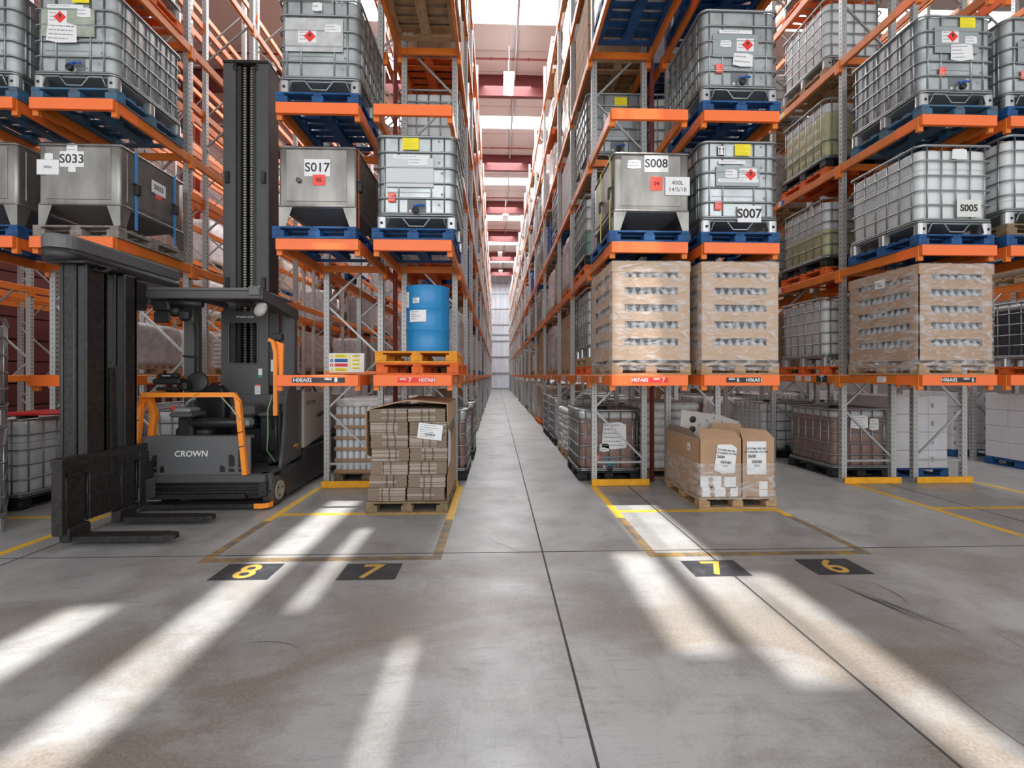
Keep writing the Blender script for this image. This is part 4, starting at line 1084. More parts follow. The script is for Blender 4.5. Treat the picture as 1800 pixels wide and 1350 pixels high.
# black locker recess, cables
b = MB(); b.cbox((-3.30, 6.60, .62), (-3.06, 6.85, 1.12), .02, M_BLK); b.cbox((-3.33, 6.58, 1.12), (-3.08, 6.85, 1.18), .02, M_FLT); b.box((-3.02, 6.55, .5), (-2.99, 6.6, 1.3), M_BLK)
b.tube([(-3.1, 6.55, 1.42), (-3.16, 6.55, 1.2), (-3.15, 6.54, .9), (-3.17, 6.54, .66), (-3.05, 6.54, .5)], .008, mat('green_cable', (.3, .5, .25), .5), 6)
b.tube([(-3.05, 6.5, 1.38), (-3.1, 6.5, 1.25), (-3.06, 6.5, .95)], .014, M_BLK, 6)
fp('locker', b)
# side body panel
b = MB(); b.prism([(6.48, .42), (7.14, .50), (7.14, 1.72), (6.94, 1.72), (6.74, 1.58), (6.62, 1.3), (6.6, 1.0), (6.55, .7)], 'x', -2.985, -2.945, M_FLT)
sp_ = fp('side_panel', b)
b = MB(); b.box((-2.944, 6.97, 1.48), (-2.941, 7.10, 1.66), M_WHT); q = fp('number_plate', b)
ft('2', .15, M_INK, (-2.9405, 7.035, 1.57), q, (pi / 2, 0, pi / 2), bold=.004)
b = MB(); b.tube([(-2.942, 6.88, .66), (-2.942, 6.96, .69), (-2.942, 7.0, .66), (-2.942, 6.96, .62)], .01, M_FLO, 5); fp('swirl_emblem', b)
# fender, wheels
b = MB(); b.prism([(6.38, .33), (6.46, .42), (6.6, .44), (7.0, .44), (7.12, .40), (7.12, .06), (6.5, .06), (6.42, .18)], 'x', -3.2, -2.88, M_FLD)
fp('wheel_fender', b)
Rw = Matrix.Rotation(pi / 2, 4, 'Y')
def wheel(x, y, s=1):
    T = Matrix.Translation((x, y, .188)) @ Rw
    b = MB().lathe([(.12, -.075), (.175, -.07), (.188, -.045), (.188, .045), (.175, .07), (.12, .075)], M_RUB, 32, T)
    w = fp('wheel', b)
    c = MB().lathe([(.125, -.072), (.125, .082), (.113, .088), (.10, .079), (0, .077)], mat('dusty_hub', (.36, .32, .26), .6), 24, T)
    for k in range(3):
        a = 2 * pi * k / 3 + .4; c.lathe([(.013, .078), (.013, .086), (0, .086)], M_FLD, 8, Matrix.Translation((x, y + .07 * cos(a), .188 + .07 * sin(a))) @ Rw)
    for i, v in enumerate(c.v): c.v[i] = (v[0] - FX, v[1] - FYY, v[2])
    part('hub_cap', c, w)
wheel(-2.93, 6.24); wheel(-4.3, 6.35)
# folded orange gate arm on the right
b = MB(); b.tube([(-3.08, 6.42, 2.18), (-3.02, 6.42, 2.15), (-2.99, 6.42, 2.0), (-2.99, 6.42, 1.15)], .024, M_FLO, 4); b.tube([(-3.03, 6.46, 2.15), (-2.94, 6.46, 2.12), (-2.93, 6.46, 1.6), (-2.95, 6.46, 1.5)], .02, M_FLO, 4)
b.cbox((-3.06, 6.44, 2.17), (-2.92, 6.52, 2.27), .01, M_BLK); b.tube([(-2.99, 6.42, 1.15), (-2.99, 6.42, .62)], .02, M_BLK, 6)
fp('gate_arm', b, 'orange folded gate arm')
# power unit behind
b = MB(); b.cbox((-4.5, 7.16, .04), (-2.90, 9.2, .60), .03, M_FLD); b.cbox((-4.45, 7.16, .6), (-2.95, 9.1, 1.36), .03, M_FLT)
fp('power_unit', b)
b = MB(); b.prism([(7.15, .60), (8.1, .74), (8.9, .8), (8.9, 1.30), (8.2, 1.38), (7.18, 1.44), (7.15, 1.42)], 'x', -2.96, -2.905, M_BEI)
bp2 = fp('battery_cover', b, 'beige battery cover')
ft('CROWN', .095, M_FLM, (-2.9035, 7.40, 1.27), bp2, (pi / 2, 0, pi / 2), bold=.002, shear=.12)
b = MB(); b.prism([(7.62, 1.06), (7.66, 1.02), (8.2, 1.05), (8.2, 1.10), (7.9, 1.10), (7.68, 1.08)], 'x', -2.906, -2.895, M_FLT); fp('grab_recess', b)
b = MB(); b.tube([(-3.0, 7.1, 1.44), (-2.98, 7.35, 1.54), (-3.0, 7.7, 1.54), (-3.1, 8.1, 1.42)], .022, M_BLK, 6); fp('battery_cable', b)
# main lifting mast behind the cab
b = MB()
for s in (-1, 1):
    xc = -3.80 + s * .245
    b.cbox((xc - .095, 7.2, .3), (xc + .095, 7.24, 6.45), .006, M_FLT); b.box((xc - .095, 7.24, .3), (xc - .075, 7.5, 6.45), M_FLD); b.box((xc + .075, 7.24, .3), (xc + .095, 7.5, 6.45), M_FLD)
    b.cbox((xc - s * .13 - .03, 7.22, .3), (xc - s * .13 + .03, 7.42, 6.40), .006, M_FLD)
b.cbox((-4.14, 7.5, .3), (-3.46, 7.53, 6.45), .006, M_FLD)
b.cbox((-4.14, 7.18, 6.42), (-3.46, 7.5, 6.47), .008, M_FLB)
for z in (3.0, 4.6): 
    for s in (-1, 1): b.cbox((-3.80 + s * .27 - .03, 7.17, z), (-3.80 + s * .27 + .03, 7.21, z + .18), .006, M_FLB)
fp('main_mast', b)
b = MB()
for s in (-1, 1):
    for k in range(150):
        z = .5 + .0395 * k; b.box((-3.80 + s * .052 - .022, 7.27, z), (-3.80 + s * .052 + .022, 7.29, z + .022), M_CHN)
    b.box((-3.80 + s * .052 - .014, 7.275, .5), (-3.80 + s * .052 + .014, 7.285, 6.4), M_FLD)
    b.lathe([(.06, -.02), (.06, .02)], M_FLB, 16, Matrix.Translation((-3.80 + s * .16, 7.24, 6.36)) @ Matrix.Rotation(pi / 2, 4, 'Y'))
fp('lift_chains', b)
# auxiliary mast: two rails and a top arm
for nm, xa, xb, ya, yb, zb in (('auxiliary_mast_rail', -4.53, -4.25, 4.98, 5.23, .30), ('auxiliary_mast_rail', -4.53, -4.28, 5.52, 5.70, .16)):
    b = MB()
    b.cbox((xa, ya, zb), (xb - .11, ya + .05, 2.86), .008, M_FLB); b.cbox((xa, ya + .05, zb), (xa + .04, yb, 2.86), .006, M_FLB)
    b.cbox((xb - .10, ya + .01, zb), (xb - .03, ya + .04, 2.84), .006, M_FLD); b.cbox((xb - .03, ya, zb), (xb, yb, 2.86), .008, M_FLB)
    b.tube([(xa + .04, ya - .006, zb), (xa + .04, ya - .006, 2.86)], .008, M_FLT, 5); b.tube([(xb - .12, ya - .006, zb), (xb - .12, ya - .006, 2.86)], .006, M_FLT, 5)
    b.cbox((xa, yb - .04, zb), (xb, yb, 2.86), .006, M_FLB)
    fp(nm, b)
b = MB()
for k in range(38):
    z = .62 + .03 * k; b.cbox((-4.245, 5.24, z), (-4.215, 5.30, z + .02), .005, M_FLD)
b.box((-4.25, 5.24, .55), (-4.22, 5.34, 1.78), M_FLB); b.tube([(-4.22, 5.32, .6), (-4.22, 5.32, 1.8), (-4.24, 5.27, 1.84)], .014, M_FLD, 6)
fp('hose_chain', b)
b = MB(); P = []
for k in range(13):
    a = pi + pi * k / 12; P.append((-4.49 + .17 * cos(a), 5.0 + .17 * sin(a)))
P += [(-4.32, 6.5), (-4.42, 6.62), (-4.56, 6.62), (-4.66, 6.5)]
b.loft([[((x + 4.49) * k - 4.49, y, z) for x, y in P] for k, z in ((1, 2.87), (1, 2.99))], M_FLD, True)
b.loft([[((x + 4.49) * k - 4.49, (y - 5.6) * kk + 5.6, z) for x, y in P] for k, kk, z in ((1.02, 1.005, 2.99), (1.02, 1.005, 3.10), (.98, .998, 3.125), (.9, .99, 3.13))], M_FLM, False)
fp('top_arm', b)
b = MB(); b.cbox((-4.58, 4.9, 2.845), (-4.2, 5.3, 2.87), .005, M_FLB)
for k in range(5): b.tube([(-4.3 + .02 * k, 5.06, 2.86), (-4.28 + .02 * k, 5.03, 2.80), (-4.24 + .02 * k, 5.1, 2.79), (-4.22 + .02 * k, 5.2, 2.86)], .007, M_BLK, 5)
fp('hose_bundle', b)
b = MB(); b.cbox((-4.52, 5.4, .16), (-4.27, 6.0, .42), .015, M_FLT); b.cbox((-4.5, 5.7, .42), (-4.3, 6.0, .62), .015, M_FLD); b.cbox((-4.48, 5.72, .62), (-4.32, 5.98, 2.6), .015, M_FLB) if False else None
fp('turret_head', b)
b = MB(); b.cbox((-4.5, 5.72, 2.5), (-4.38, 6.0, 2.84), .01, M_FLD)
fp('mast_bracket', b)
# carriage facing the right-hand rack
b = MB(); x0, x1 = -4.33, -4.27
b.cbox((-4.29, 4.63, .14), (-4.19, 4.69, .885), .01, M_FLB); b.box((-4.32, 4.69, .26), (-4.30, 5.7, .80), M_FLB)
b.prism([(4.64, .80), (5.76, .80), (5.76, .885), (4.64, .885)], 'x', -4.30, -4.20, M_FLB); b.prism([(4.69, .72), (5.76, .72), (5.76, .80), (4.69, .80)], 'x', -4.29, -4.225, M_FLB)
b.cbox((-4.31, 4.99, .20), (-4.23, 5.40, .80), .008, M_FLB); b.cbox((-4.285, 5.0, .42), (-4.222, 5.36, .44), .004, M_FLD); b.cbox((-4.285, 5.0, .62), (-4.222, 5.36, .64), .004, M_FLD)
b.cbox((-4.30, 5.66, .14), (-4.22, 5.76, .80), .008, M_FLB)
b.cbox((-4.31, 4.74, .16), (-4.24, 4.96, .70), .01, M_FLB); b.cbox((-4.31, 5.42, .16), (-4.24, 5.62, .70), .01, M_FLB)
for y in (4.72, 4.97, 5.40, 5.63): b.tube([(-4.235, y, .2), (-4.235, y, .71)], .009, M_FLD, 5)
b.cbox((-4.25, 4.72, .70), (-4.20, 5.0, .725), .004, M_FLB); b.cbox((-4.25, 5.38, .70), (-4.20, 5.66, .725), .004, M_FLB)
for y in (4.82, 4.88, 4.94, 5.46, 5.52, 5.58): b.lathe([(.011, 0), (.011, .004)], M_BLK, 8, Matrix.Translation((-4.224, y, .765)) @ Rw)
b.box((-4.224, 4.70, .5), (-4.218, 4.715, .66), M_SILV); b.box((-4.224, 5.64, .22), (-4.218, 5.65, .36), M_SILV); b.box((-4.224, 5.60, .21), (-4.218, 5.65, .22), M_SILV)
fp('fork_carriage', b)
for y in (4.82, 5.44):
    b = MB()
    b.cbox((-4.30, y - .10, .045), (-4.20, y + .16, .19), .012, M_FLB)
    b.prism([(y - .07, .045), (y + .09, .045), (y + .09, .10), (y - .07, .10)], 'x', -4.22, -3.36, M_FLB)
    P = [(-3.36, y - .07), (-3.28, y - .055), (-3.235, y - .02), (-3.23, y + .04), (-3.27, y + .075), (-3.36, y + .09)]
    b.prism(P, 'z', .05, .098, M_FLB)
    b.box((-4.22, y - .0715, .092), (-3.36, y - .07, .099), M_SILV) if False else None
    b.lathe([(.014, .0), (.014, .003)], M_BLK, 8, Matrix.Translation((-3.30, y - .058, .075)) @ Matrix.Rotation(pi / 2, 4, 'X'))
    fp('fork', b)

# ------------------------------------------------------------------ goods
def cx(r): return sum(RX[r]) / 2
FRONT = 6.36
LN = ['floor', 'first', 'second', 'third', 'fourth', 'fifth', 'sixth']
def zl(l): return 0.0 if l == 0 else LV[l - 1] + .001
RD = {'A': 'leftmost rack', 'B': 'forklift-side rack', 'C': 'H08A02 rack', 'D': 'H07A01 rack', 'E': 'H07A02 rack', 'F': 'H06A01 rack',
      'G': 'H06A02 rack', 'H': 'rightmost rack', 'Y': 'inner left wall rack', 'Z': 'outer left wall rack', 'I': 'shaded right rack'}
used = set()
def where(r, l, bay):
    lev = 'on floor under' if l == 0 else 'on'
    tier = '' if l == 0 else f', {LN[l]} tier'
    bays = {0: 'at its front', 1: 'one bay back', 2: 'two bays back'}.get(bay, None)
    if bays is None: bays = f'{["three", "four", "five", "six", "seven", "eight"][min(5, (bay - 3) // 2)]} bays back, {"near" if bay % 2 else "far"} half'
    return f'{lev} {RD[r]}{tier}, {bays}'
def yb(bay):
    if bay == 0: return FRONT
    if bay == 1: return 8.13
    if bay == 2: return 9.97
    k = bay - 3; return 10.9 + 3.3 * (k // 2) + (.87 if k % 2 == 0 else 2.42)
# ---- front ends of the racks, one by one
# rack B: stainless tank S033 and jacketed container above
x = cx('B')
pallet('grey', (x + .02, FRONT, zl(2)), 'under the S033 tank')
steel_tank((x + .04, FRONT, zl(2) + PH), 'stainless steel tank labelled S033 with blue straps', w=.96,
    dress=(('text', -.08, .80, 'S033', .28, .19, .15), ('paper', -.08, .93, .13, .12, 2), ('paper', -.08, .68, .09, .07, 0), ('text', -.36, .70, '300ltr', .26, .18, .045), ('paper', -.35, .83, .10, .08, 0), ('sidetext', .06, .70, 'S033')),
    strap=(M_STRAPB, ((-.34, 1), (.36, 1))))
pallet('teal', (x, FRONT, zl(3)), 'under the container above the S033 tank, upper left')
ibc('steel', (x, FRONT, zl(3) + PH), 'steel-jacketed container with red diamond and blue valve, upper left above the S033 tank',
    dress=(('strip', -.1, .97, .42), ('plate', -.07, .78, .62, .34, mat('faded_green_plate', (.42, .47, .38), .4, noise=.3)), ('yellow', 0.08, 1.09), ('flame', -.19, .84), ('paper', .12, .90, .16, .12, 2), ('paper', -.14, .65, .36, .24, 4, 2), ('valve',)))
pallet('orange', (x, FRONT, zl(4)), 'on the fourth beam level of the rack behind the forklift mast')
ibc('steel', (x, FRONT, zl(4) + PH), 'container cut by the top picture edge above the rack behind the forklift mast')
# rack A
x = cx('A')
pallet('blue', (x, FRONT, zl(2)), 'under the tank cut by the left picture edge')
steel_tank((x - .02, FRONT, zl(2) + PH), 'stainless steel tank cut by the left picture edge, beside the S033 tank', w=.98, dress=(('paper', .02, .86, .1, .12, 1),))
pallet('teal', (x, FRONT, zl(3)), 'on the third beam level of the leftmost rack')
ibc('steel', (x, FRONT, zl(3) + PH), 'steel-jacketed container cut by the left picture edge, near its top', dress=(('valve',),))
ibc('grey', (-6.06, 5.28, 0.0), 'caged container at the bottom of the stack of two by the left picture edge', rz=radians(44), dress=(('novalve',),))
ibc('grey', (-6.06, 5.28, 1.165), 'caged container on top of the stack of two by the left picture edge', rz=radians(44), dress=(('novalve',),))
ibc('white', (-6.45, 6.63, 0.0), 'white caged container on the floor behind the fork carriage', black=True, dress=(('novalve',),))
tag(link('red_lid', MB().cbox((-.3, -.3, 0), (.3, .3, .04), .02, M_RED).mesh('red_lid'), None, (-6.2, 6.62, 1.165)), 'red plastic lid on the white caged container behind the fork carriage', 'lid')
# rack C
x = cx('C') - .01
pallet('blue', (x - .02, FRONT - .05, zl(2)), 'under the S017 tank')
steel_tank((x, FRONT - .02, zl(2) + PH), 'stainless steel tank labelled S017', w=.93,
    dress=(('red', .02, .58, '06', .15, .13), ('text', .0, .73, 'S017', .31, .21, .155), ('knob', -.22, .57)), strap=(M_STRAPO, ((-.50, 1),)))
pallet('blue', (x, FRONT, zl(3)), 'under the container above the S017 tank')
ibc('steel', (x + .02, FRONT, zl(3) + PH), 'steel-jacketed container with red diamond on scuffed white plate, above the S017 tank',
    dress=(('plate', -.06, .70, .70, .41, mat('scuffed_white_plate', (.62, .63, .62), .35, noise=.25, nscale=7)), ('flame', -.14, .68), ('paper', .17, .78, .2, .1, 2), ('paper', -.02, 1.04, .12, .11, 1)))
# rack D
x = cx('D')
pallet('orange', (x + .07, FRONT - .03, zl(1)), 'lower of the two beneath the blue drum', rz=radians(-1.5))
pallet('amber', (x + .03, FRONT - .02, zl(1) + PH + .002), 'upper of the two beneath the blue drum', rz=radians(1))
drum((x + .11, FRONT - .1, zl(1) + 2 * PH + .004), 'bright blue steel drum with torn paper labels on two orange pallets', papers=True)
pallet('blue', (x - .0, FRONT - .02, zl(2)), 'under the container with the yellow label, left of the centre aisle')
ibc('steel', (x + .04, FRONT, zl(2) + PH), 'shiny steel-jacketed container with yellow label, second beam level left of the centre aisle',
    dress=(('yellow', -.07, 1.04), ('strip', -.06, .88, .44), ('plate', -.08, .69, .58, .36, mat('bright_plate', (.62, .65, .66), .3)), ('paper', .02, .82, .24, .1, 2), ('red', -.30, .38), ('valve',)))
pallet('wood', (x, FRONT, zl(4)), 'seen from below at the top, left of the centre aisle')
wrapped('tan', (x, FRONT, zl(4) + PH), 'wrapped load on the timber pallet at the top picture edge, left of the centre aisle')
# rack E
x = cx('E')
pallet('wood', (x + .03, FRONT, zl(1)), 'under the left of the two tall bottle crates side by side')
crate((x + .03, FRONT, zl(1) + PH), 'film-wrapped cardboard crate of bottles above label H07A02')
pallet('blue', (x + .0, FRONT - .02, zl(2)), 'under the S008 tank')
steel_tank((x + .04, FRONT, zl(2) + PH), 'stainless steel tank labelled S008 and 400L', w=.95,
    dress=(('paper', -.22, .84, .17, .11, 2), ('text', .06, .85, 'S008', .30, .21, .15), ('red', .06, .60, '04', .15, .17)), strap=(M_STRAPY, ((-.42, -1), (.1, -1))))
def paper_400():
    t = bpy.data.objects[[o.name for o in bpy.data.objects if o.get('label', '').startswith('stainless steel tank labelled S008')][0]]
    p = part('paper_label', label_mesh(.31, .23, M_WHT, 0), t, (.325, -.585, .57)); text('400L', .075, M_INK, p, (0, -.0022, .04)); text('14/5/18', .075, M_INK, p, (0, -.0022, -.045))
paper_400()
pallet('blue', (x + .03, FRONT, zl(4)), 'seen from below at the top, right of the centre aisle')
wrapped('white', (x + .03, FRONT, zl(4) + PH), 'wrapped load on the blue pallet at the top picture edge, right of the centre aisle')
# rack F
x = cx('F')
pallet('wood', (x, FRONT, zl(1)), 'under the right of the two tall bottle crates side by side')
crate((x, FRONT, zl(1) + PH), 'film-wrapped cardboard crate of bottles above label H06A01')
pallet('blue', (x + .0, FRONT, zl(2)), 'under the container labelled S007')
ibc('steel', (x, FRONT, zl(2) + PH), 'steel-jacketed container labelled S007 with yellow label', dress=DRESS_B + (('text', .11, .225, 'S007', .30, .21, .16),))
pallet('blue', (x + .02, FRONT, zl(3)), 'under the container above S007')
ibc('steel', (x, FRONT, zl(3) + PH), 'steel-jacketed container with red diamond and blue valve, directly above S007', dress=DRESS_A)
pallet('blue', (x, FRONT, zl(4)), 'at the top picture edge above the container over S007')
for dx, dy in ((-.25, -.29), (.25, -.29), (-.25, .3), (.25, .3)):
    drum((x + dx, FRONT + dy, zl(4) + PH), 'dark blue drum in a group of four at the top, above the containers over S007', M_DRUMD, group='dark blue drums at the top right of the centre aisle').scale = (.84, .84, 1)
# rack G
x = cx('G')
pallet('wood', (x + .0, FRONT, zl(1)), 'under the bottle crate by the right picture edge')
crate((x, FRONT, zl(1) + PH), 'film-wrapped brown crate of bottles above label H06A02', kind='dark', tag2=True)
pallet('blue', (x + .0, FRONT, zl(2)), 'under the container labelled S005')
ibc('white', (x, FRONT, zl(2) + PH), 'white caged container labelled S005', dress=(('paper', .03, 1.02, .2, .14, 0), ('text', .15, .33, 'S005', .32, .22, .12, mat('film_pocket', (.72, .72, .68), .3)), ('novalve',)))
pallet('teal', (x + .04, FRONT, zl(3)), 'under the jacketed container above S005')
ibc('steel', (x + .02, FRONT, zl(3) + PH), 'steel-jacketed container with yellow label and red diamond, directly above S005',
    dress=(('yellow', .12, 1.06), ('plate', -.02, .83, .58, .34), ('flame', -.11, .87), ('paper', .16, .83, .16, .1, 2), ('paper', .04, .67, .30, .22, 4, -3), ('red', -.21, .42), ('valve',)))
# rack H
x = cx('H')
pallet('blue', (x, FRONT, zl(2)), 'lower of two under the white container at the right edge')
pallet('old', (x, FRONT, zl(2) + PH + .002), 'upper of two under the white container at the right edge')
ibc('white', (x, FRONT, zl(2) + 2 * PH - .0 + .004), 'white caged container cut by the right picture edge, beside S005', level=.3)
pallet('blue', (x + .01, FRONT, zl(3)), 'under the jacketed container at the right picture edge')
ibc('steel', (x, FRONT, zl(3) + PH), 'steel-jacketed container cut by the right picture edge', dress=DRESS_A)

# ---- goods deeper in the racks: (rack, level, bay, pallet colours, kind)
def load(r, l, bay, pals, kind, seed=0, dx=0, dy=0, desc=None, rz=0, h=None, **kw):
    X = cx(r) + dx; Y = yb(bay) + dy; z = zl(l)
    w = where(r, l, bay); far = bay > 8
    g = None
    if far:
        side = {'D': 'left of the centre aisle', 'E': 'right of the centre aisle'}.get(r, 'of the ' + RD[r])
    simple = bay > 4
    if bay > 0 and r in 'BCDEFG': X += {'D': -.07, 'E': .07, 'B': -.07, 'C': .05, 'F': -.05, 'G': .06}[r]
    if bay > 12: pals = []
    for i, pc in enumerate(pals):
        lab = f'{PCOL[pc][1]} pallet {w}' + (', lower one' if len(pals) > 1 and i == 0 else ', upper one' if len(pals) > 1 else '')
        if far: lab = f'{PCOL[pc][1]} pallet far back in the {RD[r]}'; g = f'{PCOL[pc][1]} pallets far back in the {RD[r]}'
        pallet(pc, (X, Y, z), '', rz, label=lab, simple=bay > 2 or r in 'YZI', group=g); z += PH + .001
    K = {'white': 'white caged liquid container', 'grey': 'greyish caged liquid container', 'brown': 'caged container of brown liquid', 'straw': 'caged container of straw-coloured liquid', 'green': 'caged container of green liquid',
         'dark': 'dark caged container', 'steel': 'steel-jacketed caged container', 'wgrey': 'grey film-wrapped goods', 'wwhite': 'white film-wrapped goods', 'wtan': 'tan film-wrapped goods', 'boxes': 'block of brown cartons',
         'wboxes': 'block of white cartons', 'sacks': 'stack of white sacks', 'drums': 'blue drum'}[kind]
    lab = desc or f'{K} {w}'; cat_g = None
    if far: lab = f'{K} far back in the {RD[r]}'; cat_g = f'{K}s far back in the {RD[r]}'
    H = h or (1.1, 1.2, .9, 1.2, .7, 1.3)[seed % 6]
    if kind in ('white', 'grey', 'brown', 'straw', 'green', 'dark', 'steel'):
        ibc(kind, (X, Y, z), lab, rz, cat_g, simple=simple or r in 'YZI', black=kw.get('black', kind in ('brown', 'straw') and seed % 2 == 0), dress=kw.get('dress', ()), sparse=kw.get('sparse', False), level=kw.get('level', .95), vmat=kw.get('vmat'))
    elif kind[0] == 'w' and kind != 'wboxes': wrapped(kind[1:], (X, Y, z), lab, cat_g, seed, H, rz)
    elif kind == 'boxes': boxes((X, Y, z), lab, cat_g, H, rz=rz)
    elif kind == 'wboxes': boxes((X, Y, z), lab, cat_g, H, M_WBOX, rz=rz)
    elif kind == 'sacks': sacks((X, Y, z), lab, cat_g, H, rz=rz, mt=kw.get('mt'))
    elif kind == 'drums':
        for a in (-.25, .25):
            for c in (-.3, .3): drum((X + a, Y + c, z), lab, M_DRUMD, group=cat_g or f'blue drums {w}').scale = (.84, .84, 1)
    if bay > 2 and kind in ('boxes', 'wgrey', 'wwhite', 'wtan', 'wboxes'):
        LAST[0].scale = (.90, .97, 1)
BROWN_DRESS = (('novalve',), ('text', -.04, .78, '', .38, .42, .02), ('paper', -.12, .72, .26, .3, 5), ('paper', .08, .9, .1, .1, 2), ('red', -.30, .36), ('valve',))
E_NEAR = [
 (0, 1, [], 'brown', dict(dx=-.16, dy=-.08, black=True, level=.98, vmat=M_TRQ, dress=(('novalve',), ('paper', .08, .72, .40, .44, 6), ('paper', -.08, .53, .16, .13, 3), ('red', -.20, .36), ('valve',)))),
 (0, 2, ['wood'], 'sacks', dict(h=.86, dx=-.08)), (1, 1, ['orange', 'wood'], 'white', dict()), (2, 1, ['orange'], 'green', dict(level=.55, black=True, dx=-.03)), (3, 1, ['wood'], 'steel', dict(dress=(('yellow', 0.05, 1.0), ('plate', 0, .7, .5, .25), ('flame', -.12, .74, 0), ('paper', .14, .8, .2, .12, 3), ('valve',)))),
 (4, 1, ['wood'], 'boxes', dict(h=1.2)), (1, 2, ['wood'], 'boxes', dict(h=1.1)), (2, 2, ['orange'], 'wgrey', dict()), (3, 2, ['orange'], 'wboxes', dict()), (4, 2, ['wood'], 'wtan', dict()), (5, 1, ['wood'], 'steel', dict()), (5, 2, ['old'], 'wgrey', dict()),
 (6, 1, ['wood'], 'steel', dict()), (6, 2, ['wood'], 'wgrey', dict()), (5, 0, ['blue'], 'steel', dict()),
 (0, 3, [], 'white', dict(black=True, dx=-.08)), (0, 4, [], 'grey', dict(black=True, dx=-.08)), (1, 3, ['wood'], 'wgrey', dict(h=.9)), (1, 4, ['wood'], 'wgrey', dict(h=1.2)), (2, 3, ['wood'], 'wtan', dict()), (2, 4, ['wood'], 'wwhite', dict())]
for l, bay, pals, kind, kw in E_NEAR: load('E', l, bay, pals, kind, **kw)
D_NEAR = [
 (0, 1, [], 'brown', dict(dx=.12, black=True, level=.95)), (0, 2, [], 'brown', dict(dx=.14, black=True, level=1.0)), (1, 1, ['black'], 'wgrey', dict(h=.9)), (2, 1, ['orange'], 'wboxes', dict(h=.6)), (3, 1, ['wood'], 'white', dict(sparse=False)),
 (4, 1, ['orange', 'old'], 'boxes', dict(h=1.0)), (1, 2, ['wood'], 'wgrey', dict()), (2, 2, ['orange'], 'drums', dict()), (3, 2, ['blue'], 'grey', dict()), (4, 2, ['orange'], 'wtan', dict()), (5, 1, ['old'], 'wtan', dict()), (5, 2, ['old'], 'white', dict()), (6, 1, ['wood'], 'wwhite', dict()), (6, 2, ['wood'], 'wwhite', dict())]
for l, bay, pals, kind, kw in D_NEAR: load('D', l, bay, pals, kind, **kw)
G_NEAR = [(0, 1, [], 'brown', dict(black=True, level=.98, dx=.12, dress=(('novalve',), ('paper', -.05, .92, .3, .22, 4), ('paper', .2, .88, .16, .2, 3)))), (1, 1, ['orange'], 'white', dict(dx=-.02)), (2, 1, ['orange'], 'straw', dict(level=.6)), (3, 1, ['orange'], 'straw', dict(level=.9, sparse=True)), (4, 1, ['wood'], 'white', dict()), (5, 1, ['orange'], 'steel', dict()), (5, 0, ['blue'], 'steel', dict()),
 (0, 2, [], 'white', dict(black=True)), (1, 2, ['wood'], 'boxes', dict()), (2, 2, ['wood'], 'white', dict()), (3, 2, ['wood'], 'wgrey', dict()), (4, 2, ['wood'], 'white', dict()), (0, 3, [], 'wwhite', dict()), (0, 4, [], 'brown', dict())]
for l, bay, pals, kind, kw in G_NEAR: load('G', l, bay, pals, kind, **kw)
F_NEAR = [(0, 1, ['wood'], 'sacks', dict(dx=-.12, h=1.1, dy=.05)), (0, 2, [], 'white', dict(black=True)), (1, 1, ['old'], 'boxes', dict()), (2, 1, ['blue'], 'grey', dict()), (3, 1, ['wood'], 'white', dict()), (4, 1, ['blue'], 'wwhite', dict()), (3, 2, ['wood'], 'wwhite', dict()), (4, 2, ['wood'], 'wboxes', dict()), (0, 3, [], 'brown', dict()), (0, 4, [], 'brown', dict()), (0, 5, [], 'brown', dict()), (1, 2, ['wood'], 'wgrey', dict()), (2, 2, ['wood'], 'boxes', dict())]
for l, bay, pals, kind, kw in F_NEAR: load('F', l, bay, pals, kind, **kw)
H_NEAR = [(0, 1, ['blue'], 'wboxes', dict(h=1.2)), (2, 1, ['wood'], 'boxes', dict()), (3, 1, ['blue'], 'steel', dict()), (0, 2, [], 'brown', dict()), (1, 2, ['wood'], 'wtan', dict())]
for l, bay, pals, kind, kw in H_NEAR: load('H', l, bay, pals, kind, **kw)
for l, bay, pals, kind, kw in [(0, 1, ['blue'], 'wboxes', dict(h=1.2)), (1, 1, ['orange'], 'dark', dict(level=1.0, dx=-.3)), (2, 1, ['wood'], 'wtan', dict(h=.9)), (0, 2, ['blue'], 'wboxes', dict(h=1.2)), (1, 2, ['wood'], 'boxes', dict()), (0, 3, [], 'brown', {}), (0, 4, ['blue'], 'wboxes', {}), (1, 3, ['wood'], 'boxes', {}), (1, 4, ['wood'], 'wtan', {})]: load('I', l, bay, pals, kind, **kw)

# rack C is nearly empty at the front, white stacked cans below
pallet('old', (cx('C') + .1, 8.08, 0), 'under the white cans on the floor of the rack labelled H08A02')
t = thing('can_stack', 'layers of white cans with cardboard trays on the floor behind the H08A02 foot guard', 'can stack', (cx('C') + .1, 8.08, PH))
for k in range(6):
    b = MB(); z = .005 + .175 * k
    for i in range(10):
        for y in (-.55, .55): b.lathe([(.044, z), (.047, z + .01), (.047, z + .155), (.03, z + .172)], mat('white_can', (.72, .76, .80), .3), 10, Matrix.Translation((-.44 + .0975 * i, y, 0)))
    for i in range(11):
        for x in (-.44, .44): b.lathe([(.044, z), (.047, z + .01), (.047, z + .155), (.03, z + .172)], MATS['white_can'], 10, Matrix.Translation((x, -.5 + .1 * i, 0)))
    o = part('can_layer', b, t); o['kind'] = 'stuff'
    part('cardboard_tray', MB().box((-.497, -.6, z - .002), (.497, .6, z + .05), M_CARD), t)
part('top_film', lumpy(1.0, 1.2, .12, 4, amp=.025, rows=3, mt=M_WRAPW, z0=1.05), t, label='white film cover')
